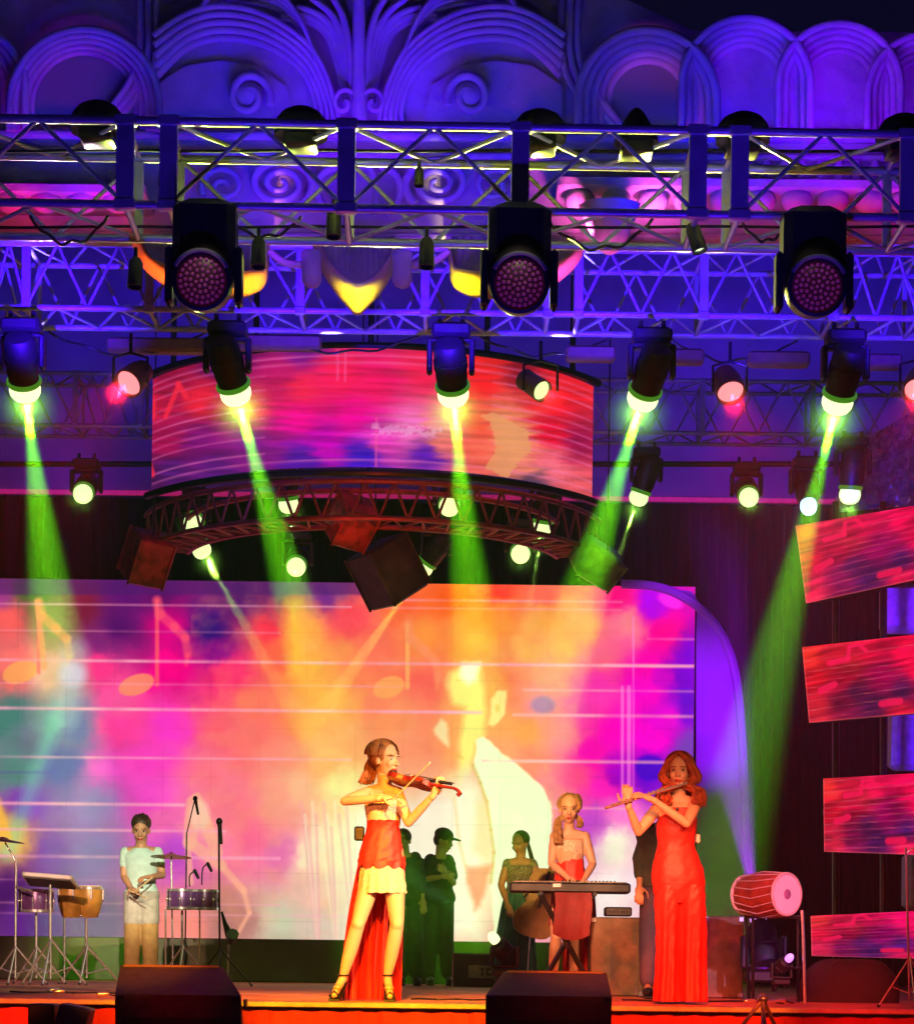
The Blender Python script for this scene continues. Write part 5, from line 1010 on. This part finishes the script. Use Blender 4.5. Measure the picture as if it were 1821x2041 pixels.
# wooden string instrument leaning behind the keyboard
ct = thing('cello', tuple(G(1070, 21.2)), 'orange brown cello leaning behind the left half of the keyboard', 'cello'); A = P(1056, 1868, 21.2); ax = (P(1102, 1712, 21.35)-A).normalized(); sd_ = ax.cross(Vector((0, 1, 0))).normalized(); nn = Vector((0, -1, 0))
o2 = [(0, 0), (.005, .10), (.04, .17), (.12, .21), (.22, .20), (.31, .145), (.38, .13), (.44, .145), (.52, .165), (.60, .16), (.67, .12), (.70, .05), (.705, 0)]; o2 = [(a, c) for a, c in o2]; o2 = o2 + [(a, -c) for a, c in o2[-2:0:-1]]
MB().prism([A+ax*a+sd_*c for a, c in [(p[0], p[1]) for p in smoothline(o2+[o2[0]], 3)[:-1]]], (0, .11, 0)).build('cello_body', wood_c, ct, smooth=False)
MB().tube(A+ax*.68+nn*.02, A+ax*.98+nn*.02, .02, .016).build('neck', wood_c, ct); MB().box(A+ax*.55+nn*.02, (.03, .012, .5), Matrix((sd_, Vector((0, 1, 0)), ax)).transposed()).build('fingerboard', black, ct); MB().tube(A, Vector((A.x-.03, A.y, ST)), .006).build('endpin', chrome, ct)
d = 17.2
J = jt(d, head=(1326, 1600), neck=(1322, 1634), sr=(1294, 1655), sl=(1344, 1655), er=(1275, 1712), wr=(1274, 1765, -.1), el=(1352, 1715), wl=(1350, 1770, -.05),
       hr=(1300, 1765), hl=(1335, 1765), kr=(1294, 1865), kl=(1335, 1865), ar=(1292, 1960), al=(1335, 1960), tr=(1290, 1976, -.13), tl=(1337, 1976, -.13))
c3, M = person('person in black behind the flute player', J, (-.4, -1, 0), skn=skin_d, fem=False, vox=.008)
garment(c3, 'jacket', darkcloth, J, False, -.04, 1.02, .03, 1.6, .066); garment(c3, 'trousers', mat('dusky_trousers', (.06, .04, .08), .8), J, False, -.10, .04, .02, 0, 0, 1.92, (.10, .085)); shoes(c3, J); MB().ell(J['head']+Vector((0, .02, .04)), (.088, .10, .09)).build('hair', hair_dark, c3)

# ------------------------------------------------------------------ instruments and stands
def tripod(t, base, top, r=.011, leg=.26, m=chrome, hub=.35):
    base = Vector(base); top = Vector(top); MB().tube(base+Vector((0, 0, .06)), top, r, n=10).build('pole', m, t); h = base+Vector((0, 0, hub))
    for k in range(3): a = .5+k*2.094; f = base + Vector((math.cos(a)*leg, math.sin(a)*leg, .012)); b = MB().tube(h, f, r*.75, n=8).tube(base+Vector((0, 0, .1)), h.lerp(f, .6), r*.5, n=6); b.build('leg', m, t); MB().ell(f, (.014, .014, .012)).build('rubber_foot', black, t)
def drum(t, c, r, h, ax=(0, 0, 1), shell=purple_sh, head=skinhead, lugs=8, hoop=chrome):
    c = Vector(c); s = MB().lathe([(r*.98, -h/2), (r, -h/2+.01), (r, h/2-.01), (r*.98, h/2)], c, ax, 32).build('shell', shell, t); x, y, z = frame(ax)
    MB().lathe([(r*.97, h/2), (r*.9, h/2+.004), (.01, h/2+.004)], c, ax, 32).build('drum_head', head, t)
    for e in (-1, 1): MB().lathe([(r*1.0, e*h/2-.012), (r*1.05, e*h/2-.012), (r*1.05, e*h/2+.012), (r*1.0, e*h/2+.012), (r*1.0, e*h/2-.012)], c, ax, 32, cap=False).build('hoop', hoop, t)
    for k in range(lugs): a = 2*math.pi*k/lugs; q = c+(x*math.cos(a)+y*math.sin(a))*r*1.04; MB().tube(q-z*h*.45, q+z*h*.45, .004, n=6).ell(q, (.012, .012, .018)).build('lug', hoop, t)
d = 19.8
# sample pad on its stand
t = thing('drum_pad', tuple(P(105, 1758, d)), 'white framed electronic drum pad on a stand at the left', 'drum pad'); c = P(100, 1758, d); M3 = Matrix.Rotation(R(-14), 3, 'X') @ Matrix.Rotation(R(4), 3, 'Y')
f_ = MB()
for x, y, sx, sy in [(0, -.15, .46, .03), (0, .15, .46, .03), (-.215, 0, .03, .33), (.215, 0, .03, .33)]: f_.box(c + M3@Vector((x, y, .012)), (sx, sy, .04), M3, bev=.006)
f_.build('frame', white_p, t); MB().box(c - M3@Vector((0, 0, .004)), (.42, .28, .03), M3).build('pad_base', black, t)
for k in range(6): MB().box(c + M3@Vector((-.135+.135*(k % 3), -.065+.13*(k//3), .018)), (.12, .11, .014), M3, bev=.005).build('rubber_pad', mat('pad_rubber', (.04, .04, .045), .7), t)
t = thing('pad_stand', tuple(G(100, d)), 'chrome tripod stand under the white framed drum pad', 'stand'); tripod(t, G(100, d), P(100, 1764, d), .013, .34, hub=.42)
t = thing('cymbal_stand', tuple(G(30, 20.0)), 'chrome stand at the far left edge with a clamped arm and a cymbal', 'stand'); tripod(t, G(30, 20), P(32, 1716, 20), .011, .3); MB().tube(P(31, 1768, 20), P(58, 1775, 19.9), .011).build('clamp_arm', chrome, t); MB().tube(P(32, 1716, 20), P(10, 1680, 20), .008).build('boom', chrome, t)
tag(MB().lathe([(.20, -.006), (.19, .002), (.06, .016), (.035, .03), (.005, .036)], P(6, 1676, 20), (.1, 0, 1), 32).build('cymbal', brass), 'dark cymbal cut by the left picture edge', 'cymbal')
t = thing('timbale', tuple(P(72, 1793, 20.3)), 'dark violet drum with chrome lugs below the electronic pad', 'drum'); drum(t, P(72, 1796, 20.3), .155, .19)
t = thing('drum_rack', tuple(G(72, 20.3)), 'chrome stand under the dark violet drum at the left', 'stand'); tripod(t, G(72, 20.3), P(72, 1818, 20.3), .012, .28)
for k, (px_, lab) in enumerate([(142, 'golden brown hand drum, left of a close pair, on a chrome stand'), (178, 'golden brown hand drum, right of a close pair, before the orange light')]):
    t = thing('hand_drum', tuple(P(px_, 1800, 20.6)), lab, 'drum', 'pair of golden hand drums'); c = P(px_, 1798, 20.6+.05*k)
    MB().lathe([(.075, -.15), (.10, -.10), (.125, .0), (.128, .08), (.118, .145)], c, (0, 0, 1), 32).build('shell', gold, t); MB().lathe([(.118, .145), (.112, .152), (.005, .152)], c, (0, 0, 1), 32).build('drum_head', skinhead, t)
    b = MB().lathe([(.121, .12), (.128, .12), (.128, .135), (.121, .135), (.121, .12)], c, (0, 0, 1), 32, cap=False); b.build('hoop', chrome, t)
    b = MB()
    for a in range(5): q = c+Vector((.13*math.cos(a*1.256), .13*math.sin(a*1.256), .07)); b.box(q, (.02, .02, .10), bev=.004)
    b.build('lug_plates', chrome, t)
t = thing('drum_stand', tuple(G(160, 20.6)), 'chrome stand under the pair of golden hand drums', 'stand'); tripod(t, G(172, 20.6), P(172, 1822, 20.6), .014, .34, hub=.36); MB().tube(P(136, 1826, 20.6), P(186, 1826, 20.6), .012).build('crossbar', chrome, t); MB().tube(P(128, 1828, 20.6), G(128, 20.6)+Vector((0, 0, .01)), .010).build('leg', chrome, t)
t = thing('tom_drums_stand', tuple(G(363, 20.9)), 'chrome stand carrying the violet drums right of the young man', 'stand'); tripod(t, G(363, 20.9), P(363, 1815, 20.9), .013, .3, hub=.38)
MB().tube(P(330, 1812, 20.9), P(415, 1812, 20.9), .011).build('crossbar', chrome, t); MB().tube(P(398, 1812, 20.9), G(398, 20.95), .009).build('leg', chrome, t); MB().tube(P(330, 1812, 20.9), G(330, 20.95), .009).build('leg', chrome, t)
for k, (px_, py_, r_, lab) in enumerate([(362, 1793, .135, 'violet drum left of a pair, right of the young man'), (408, 1794, .125, 'dark violet drum right of a pair, next to the microphone stand')]):
    t = thing('timbale', tuple(P(px_, py_, 20.8+.05*k)), lab, 'drum', 'pair of violet drums'); drum(t, P(px_, py_, 20.8+.05*k), r_, .17)
t = thing('cymbal_stand', tuple(G(343, 21.1)), 'thin stand with a dark cymbal beside the young man', 'stand'); MB().tube(G(345, 21.1), P(341, 1702, 21.1), .009).build('pole', chrome, t); MB().ell(P(341, 1702, 21.1), (.012, .012, .02)).build('wing_nut', black, t)
tag(MB().lathe([(.20, -.008), (.195, .0), (.06, .018), (.035, .032), (.005, .036)], P(341, 1708, 21.1), (.02, .05, 1), 36).build('cymbal', brass), 'dark cymbal level with the chest of the young man', 'cymbal')
def mic(t, p, a, s=1.0, r=.024):
    p = Vector(p); a = Vector(a).normalized(); MB().ell(p, (r*s, r*s, r*1.15*s)).build('mic_head', blackm, t); MB().lathe([(r*.8*s, 0), (r*.6*s, .05*s), (r*.5*s, .16*s), (.002, .165*s)], p, a, 12).build('mic_body', black, t)
t = thing('mic_stand', tuple(G(438, 20.4)), 'tall black microphone stand right of the drums', 'microphone stand'); tripod(t, G(438, 20.4), P(436, 1645, 20.4), .010, .32, blackm); mic(t, P(437, 1638, 20.4), (.1, 0, -1), 1.3)
t = thing('mic_stand', tuple(G(368, 21.6)), 'thin boom microphone stand with its tip above the drums', 'microphone stand'); tripod(t, G(368, 21.6), P(372, 1660, 21.6), .008, .28, blackm); MB().tube(P(372, 1662, 21.6), P(388, 1594, 21.5), .006).build('boom', blackm, t); mic(t, P(389, 1592, 21.5), (.2, 0, -1))
for k, (x0, y0, x1, y1) in enumerate([(384, 1736, 378, 1768), (410, 1722, 402, 1764)]):
    t = thing('clip_mic', tuple(P(x0, y0, 20.7)), ['bent clip microphone over the left violet drum', 'bent clip microphone over the right violet drum'][k], 'microphone', 'clip microphones on the drums')
    MB().path([Vector(q) for q in smoothline([tuple(P(x1, y1, 20.7)), tuple(P(x0-6, y0+10, 20.7)), tuple(P(x0+4, y0, 20.7))], 5)], .007).build('gooseneck', black, t); MB().capsule(P(x0+4, y0, 20.7), P(x0+11, y0+14, 20.6), .018, .014).build('mic_body', black, t)
t = thing('saxophone', tuple(G(452, 20.9)), 'slim dark horn leaning on a small stand right of the drums', 'horn'); MB().path([P(442, 1818, 20.9), P(448, 1840, 20.88), P(458, 1866, 20.86)], [.012, .022, .045]).build('horn_body', blackm, t); MB().path([P(458, 1866, 20.86), P(462, 1874, 20.8), P(464, 1862, 20.7)], [.045, .05, .06]).build('bell', blackm, t); MB().tube(P(456, 1860, 20.9), G(454, 20.9), .008).build('support', chrome, t)
# barrel drum on its stand
d = 16.0; c = P(1567, 1783, d); ax = Vector((.62, -.78, 0)).normalized(); L = .40
t = thing('barrel_drum', tuple(c), 'red barrel drum with a white head and dark centre spot, at the right', 'drum')
hd = c - ax*0.0
MB().lathe([(.140, 0), (.158, -.06), (.168, -.18), (.160, -.30), (.132, -.42)], hd, ax, 40).build('shell', dhol, t)
MB().lathe([(.150, -.004), (.150, .006), (.005, .010)], hd, ax, 40).build('drum_head', skinhead, t); MB().lathe([(.038, .0095), (.034, .0125), (.004, .014)], hd, ax, 24).build('centre_spot', mat('tuning_paste', (.30, .12, .25), .7), t)
for h_ in (0, -.42):
    x, y, z = frame(ax); r_ = .152 if h_ == 0 else .140; MB().path([hd+ax*h_+(x*math.cos(R(a))+y*math.sin(R(a)))*r_ for a in range(0, 361, 10)], .012, 8).build('hoop', mat('hoop_rope', (.55, .42, .38), .7), t)
b = MB()
for k in range(16):
    a0, a1 = k*math.pi/8, (k+.5)*math.pi/8; q0 = hd+(x*math.cos(a0)+y*math.sin(a0))*.157; q1 = hd-ax*.2+(x*math.cos(a1)+y*math.sin(a1))*.174; q2 = hd-ax*.42+(x*math.cos(a0)+y*math.sin(a0))*.146; b.path([q0, q1, q2], .004, 5)
b.build('tension_ropes', mat('rope', (.6, .5, .4), .8), t)
t = thing('drum_stand', tuple(G(1545, d+.1)), 'black metal stand under the red barrel drum', 'stand')
for px_, dd in ((1488, .35), (1600, -.0)): MB().path([P(px_-2, 1815, d+dd), P(px_, 1860, d+dd), G(px_+4, d+dd)], .013, 8).build('leg', blackm if dd else chrome, t)
for px_, dd in ((1500, .1), (1590, .4)): MB().path([P(px_, 1825, d+dd), G(px_, d+dd)], .012, 8).build('leg', blackm, t)
MB().tube(P(1487, 1828, d+.34), P(1600, 1828, d+.0), .014).build('crossbar', blackm, t); MB().tube(P(1490, 1930, d+.34), P(1600, 1930, d+.0), .010).build('crossbar', blackm, t)
# lit floor lamps
def floor_lamp(px_, py_, d, aim, lens, lab, s=.8):
    g0 = G(px_, d); hh = P(px_, py_, d).z-ST; t, lpos, a = moving_head((g0.x, d, ST+.13), s, bluebody, lens, aim, .062, True); tag(t, lab, 'stage light', 'moving heads on the floor'); return lpos
p_ = floor_lamp(1520, 1890, 16.9, (-.12, .55, .9), lamp_violet, 'violet lit moving head on the floor, seen through the drum stand', .85)
spot(p_, P(1425, 1330, 22.8), 330000, (.42, .0003, 1), 8.0, .7, .02, beam=True, name='violet_beam'); PUFFS.append((p_, .22, (.4, .02, 1), 1.0, 4)); spot(P(1500, 1650, 19.5), P(1428, 1420, 23.8), 1300, (.34, .001, .9), 24, .9, .02, name='violet_wash')
spot(P(1470, 1300, 22.0), P(1430, 1300, 23.8), 26, (.22, .001, 1), 100, 1, .1, name='violet_wash'); spot(P(1500, 1050, 21.5), P(1330, 1190, 23.8), 190, (.5, .002, 1), 20, 1, .1, name='violet_wash')
spot(P(1520, 1930, 16.2), P(1535, 1840, 16.9), 12, (.4, .02, 1), 90, 1, .05, name='violet_fill')
floor_lamp(1556, 1942, 16.1, (.35, -.6, .5), lamp_violet, 'small tilted violet lamp on the floor by the drum stand', .38)
p_ = floor_lamp(1004, 1893, 19.4, (-.5, -.5, .62), lamp_green, 'green lit moving head on the floor left of the keyboard stand', .62)
PUFFS.append((p_, .26, (.3, 1, .15), 1.0, 5)); spot(p_, P(845, 1765, 20.5), 40000, (.3, 1, .25), 6, .5, .02, beam=True, name='floor_green_beam'); spot(p_, P(850, 1770, 22.3), 160, (.25, 1, .1), 22, .8, .02, name='floor_green_light')
# speaker cabinets behind the players
for x0, x1, y0, d_, lab in [(1178, 1284, 1828, 17.9, 'grey brown carpeted cabinet between the keyboard and the flute player'), (1402, 1482, 1826, 17.6, 'grey brown carpeted cabinet between the flute player and the barrel drum')]:
    a = P(x0, y0, d_); b_ = P(x1, y0, d_); hh = a.z-ST; t = thing('speaker_cabinet', ((a.x+b_.x)/2, d_+.25, ST), lab, 'speaker', 'carpeted cabinets behind the players')
    MB().box(((a.x+b_.x)/2, d_+.25, ST+hh/2), (b_.x-a.x, .5, hh), bev=.012).build('cabinet', brown, t); b = MB()
    for x in (a.x+.02, b_.x-.02):
        for z in (ST+.025, ST+hh-.025): b.box((x, d_-.005, z), (.045, .02, .045), bev=.006)
    b.build('corner_protectors', chrome, t)
t = thing('amplifier_head', tuple(P(1232, 1828, 17.95)), 'small black amplifier standing on the left carpeted cabinet', 'amplifier'); a = P(1206, 1808, 17.95); b_ = P(1259, 1827, 17.95)
MB().box(((a.x+b_.x)/2, 18.05, (a.z+b_.z)/2), (b_.x-a.x, .22, a.z-b_.z), bev=.01).build('case', black, t)
b = MB()
for k in range(5): b.tube((a.x+.03+k*.035, 17.945, (a.z+b_.z)/2), (a.x+.03+k*.035, 17.93, (a.z+b_.z)/2), .008)
b.build('knobs', blackm, t)
# road case with pale letters
a = P(903, 1900, 22.0); b_ = P(1000, 1900, 22.0); hh = a.z-ST; t = thing('road_case', ((a.x+b_.x)/2, 22.2, ST), 'dark green road case with a pale lettered plate behind the green lamp', 'case'); cx_ = (a.x+b_.x)/2
MB().box((cx_, 22.2, ST+hh/2), (b_.x-a.x, .4, hh), bev=.015).build('case_body', mat('green_case', (.05, .07, .03), .6), t)
pl = MB().box((cx_+.05, 21.992, ST+hh*.45), (.28, .012, .13)).build('name_plate', mat('plate_pale', (.35, .36, .2), .6), t, smooth=False)
def letters(txt, o, h, m, parent):
    G_ = {'I': [(.3, 0, .2, 1), (.05, 0, .7, .16), (.05, .84, .7, .16)], 'C': [(0, 0, .2, 1), (0, 0, .75, .2), (0, .8, .75, .2)], 'E': [(0, 0, .2, 1), (0, 0, .75, .18), (0, .82, .75, .18), (0, .41, .6, .18)]}
    x = 0
    for ch in txt:
        b = MB()
        for (a0, z0_, w0, h0) in G_[ch]: b.box(o+Vector(((x+a0+w0/2)*h, 0, (z0_+h0/2)*h)), (w0*h, .006, h0*h))
        b.build('letter', m, parent, smooth=False); x += 1.0
letters('IC', Vector((cx_+.02, 21.982, ST+hh*.45-.035)), .07, mat('letter_dark', (.04, .05, .03), .6), t)
b = MB()
for x in (a.x, b_.x): b.tube((x, 21.99, ST+.01), (x, 21.99, ST+hh), .012)
b.build('edge_rails', chrome, t)
# monitors at the front of the stage
def monitor(q, d, lab):
    (xa, xb, y0), (xc, xd, y1) = q; t = thing('stage_monitor', (P((xc+xd)/2, y1, d).x, d, .95), lab, 'speaker', 'black wedge monitors at the stage front')
    zt_ = P(xa, y0, d+.28).z; z1 = P(xc, y1, d-.18).z; xl, xr = P(xc, y1, d-.18).x, P(xd, y1, d-.18).x; tl, tr = P(xa, y0, d+.28).x, P(xb, y0, d+.28).x; zb_ = .80
    vs = [(xl, d-.18, z1), (xr, d-.18, z1), (tr, d+.28, zt_), (tl, d+.28, zt_), (xl, d-.12, zb_), (xr, d-.12, zb_), (xr, d+.28, zb_), (xl, d+.28, zb_)]
    MB().add(vs, [(0, 1, 2, 3), (0, 4, 5, 1), (1, 5, 6, 2), (2, 6, 7, 3), (3, 7, 4, 0), (4, 7, 6, 5)]).build('cabinet', mat('monitor_paint', (.055, .04, .042), .55, var=.3, scale=20, bump=.3, bscale=90), t, smooth=False)
    gx = (xl+xr)/2; gw = xr-xl-.07; b = MB(); b.box((gx, d-.166, (z1+zb_)/2-.015), (gw, .02, z1-zb_-.09), Matrix.Rotation(R(-7), 3, 'X'), bev=.008); b.build('grille', mat('monitor_grille', (.008, .008, .009), .7, bump=.8, bscale=300), t)
    b = MB().tube((tl+.02, d+.275, zt_-.004), (tr-.02, d+.275, zt_-.004), .012); b.build('top_edge', mat('worn_edge', (.22, .12, .10), .6), t)
    MB().box((xr+.003, d+.08, (zt_+zb_)/2+.1), (.012, .14, .05), bev=.004).build('side_handle', black, t)
    for sx in (xl+.03, xr-.03): MB().box((sx, d-.185, z1-.02), (.05, .012, .03), bev=.004).build('corner_protector', blackm, t)
    return t
monitor(((240, 443, 1925), (229, 480, 1982)), 13.2, 'left black wedge monitor below the young man, lit dull red on top')
monitor(((1004, 1208, 1937), (968, 1219, 1984)), 13.2, 'right black wedge monitor in front of the keyboard')
for k, px_ in enumerate((352, 1096)):
    c = P(px_, 2000, 13.25); t = thing('subwoofer', (c.x, 13.25, 0), ['black subwoofer carrying the left monitor', 'black subwoofer carrying the right monitor'][k], 'speaker', 'subwoofers before the stage'); MB().box((c.x, 13.27, .40), (.92, .62, .795), bev=.02).build('cabinet', black, t); MB().box((c.x, 12.95, .40), (.8, .02, .66), bev=.005).build('grille', mat('monitor_grille', (.008, .008, .009)), t)
# small boxes, microphone stands and covered equipment in front
t = thing('small_speaker', (P(118, 2010, 13.6).x, 13.6, .9), 'small grey and black box at the lower left before the stage', 'speaker'); c = P(88, 2020, 13.6); MB().box((c.x, 13.6, c.z-.12), (.16, .22, .36), bev=.01).build('cabinet', black, t); c = P(145, 2020, 13.6); MB().box((c.x, 13.58, c.z-.12), (.19, .24, .34), Matrix.Rotation(R(12), 3, 'Y'), bev=.01).build('side_panel', mat('grey_violet_plastic', (.13, .10, .16), .5), t); MB().tube((c.x-.05, 13.6, .9), (c.x-.05, 13.6, 0), .03).build('support_post', blackm, t)
t = thing('mic_stand', (P(1520, 2000, 13.4).x, 13.4, .0), 'low tripod stand with orange lit legs in front of the red skirt at the right', 'microphone stand'); h = P(1520, 1992, 13.4); b = MB()
for x1, y1, dd in ((1455, 2075, -.1), (1526, 2090, -.25), (1560, 2080, .3)): MB().tube(h, P(x1, y1, 13.4+dd), .012).build('leg', mat('brass_leg', (.7, .45, .25), .4, .3), t)
MB().ell(h, (.035, .035, .03)).build('hub', chrome, t); MB().tube(h+Vector((0, 0, -.7)), h+Vector((0, 0, .04)), .012).build('pole', chrome, t)
t = thing('mic_stand', tuple(G(1812, 14.9)), 'thin tall stand near the right picture edge', 'microphone stand'); tripod(t, G(1812, 14.9), P(1805, 1690, 14.9), .008, .22, chrome); MB().tube(P(1805, 1700, 14.9), P(1840, 1680, 14.9), .006).build('boom', chrome, t)
t = thing('covered_equipment', tuple(G(1690, 16.6)), 'low rounded heap of equipment under a black cloth at the lower right', 'covered equipment'); rows = []
for i in range(13):
    f = i/12; a = f*math.pi/2; row = []
    for j in range(80):
        u = 2*math.pi*j/80; rx = .38*(math.cos(a)**.55)*(1+.04*math.sin(u*7+i*.4)); row.append(G(1692, 16.7)+Vector((rx*(abs(math.cos(u))**.7)*math.copysign(1, math.cos(u)), .3*(math.cos(a)**.5)*math.sin(u), (.33*math.sin(a)**.8)+.012*math.sin(u*9)*f*(1-f)*4)))
    rows.append(row)
MB().loftrings(rows).build('cloth_cover', mat('black_cover', (.03, .015, .018), .85, bump=.6, scale=4, bscale=9), t)
# bits of tape, cable and plugs on the deck
for k, (x0, x1, dd) in enumerate([(820, 990, 15.6), (1240, 1500, 16.1), (20, 240, 16.4)]):
    tag(MB().path([G(x0+(x1-x0)*i/30, dd+.10*math.sin(i*.5+k))+Vector((0, 0, .008)) for i in range(31)], .007, 6).build('cable', black), ['black cable on the deck between the violinist and the keyboard', 'black cable on the deck under the barrel drum', 'black cable on the deck under the left drums'][k], 'cable')
for k, (px_, dd) in enumerate([(107, 16.5), (118, 16.0), (205, 15.2), (1495, 15.6), (1535, 15.4), (1555, 15.7)]):
    c = G(px_, dd); t = thing('cable_connector', tuple(c), ['shiny connector under the electronic pad stand', 'second shiny connector below the pad stand, nearer the lip', 'bright connector on the yellow lip left of the left monitor', 'small connector left of the low tripod stand', 'bright connector above the low tripod stand', 'small connector right of the low tripod stand'][k], 'connector', 'shiny connectors on the deck')
    MB().capsule(c+Vector((-.03, 0, .02)), c+Vector((.03, .01, .025)), .018, .014).build('plug', chrome, t); MB().tube(c+Vector((.03, .01, .022)), c+Vector((.10, .05, .008)), .005).build('lead', black, t)
# ------------------------------------------------------------------ air
hz = MB().box((0, 15.5, 9.5), (60, 50, 22)).build('haze', None if False else [], None, smooth=False)
m = bpy.data.materials.new('thin_haze'); m.use_nodes = True; nt = m.node_tree; nt.nodes.clear()
out = nt.nodes.new('ShaderNodeOutputMaterial'); v = nt.nodes.new('ShaderNodeVolumePrincipled'); v.inputs['Density'].default_value = .0013; v.inputs['Color'].default_value = (.9, .9, .9, 1)
nt.links.new(v.outputs[0], out.inputs['Volume']); hz.data.materials.append(m); hz['kind'] = 'stuff'; beamcol.objects.link(hz); clearcol.objects.link(hz); clearcol.collection_objects[0].light_linking.link_state = 'EXCLUDE'
pm = bpy.data.materials.new('lens_halo_puff'); pm.use_nodes = True; nt = pm.node_tree; nt.nodes.clear()
out = nt.nodes.new('ShaderNodeOutputMaterial'); v = nt.nodes.new('ShaderNodeVolumePrincipled'); tc = nt.nodes.new('ShaderNodeTexCoord'); gr = nt.nodes.new('ShaderNodeTexGradient'); gr.gradient_type = 'QUADRATIC_SPHERE'
ml = nt.nodes.new('ShaderNodeMath'); ml.operation = 'MULTIPLY'; ml.inputs[1].default_value = .45
nt.links.new(tc.outputs['Object'], gr.inputs[0]); nt.links.new(gr.outputs['Fac'], ml.inputs[0]); nt.links.new(ml.outputs[0], v.inputs['Density']); nt.links.new(v.outputs[0], out.inputs['Volume'])
pme = None
for p, r, col, dn, e in PUFFS:  # denser puff and point light added at each lit lens to make a halo
    if pme is None: o = MB().ell((0, 0, 0), (1, 1, 1), n=20, k=12).build('haze', [], None); o.data.materials.append(pm); pme = o.data
    else: o = bpy.data.objects.new('haze', pme); sc.collection.objects.link(o)
    o.location = p; o.scale = (r, r, r); o['kind'] = 'stuff'; clearcol.objects.link(o); beamcol.objects.link(o)
    l = bpy.data.lights.new('lens_glow', 'POINT'); l.energy = e; l.color = col; l.shadow_soft_size = .01; lo = bpy.data.objects.new('lens_glow', l); sc.collection.objects.link(lo); lo.location = p; lo.light_linking.receiver_collection = beamcol
for c_ in clearcol.collection_objects: c_.light_linking.link_state = 'EXCLUDE'
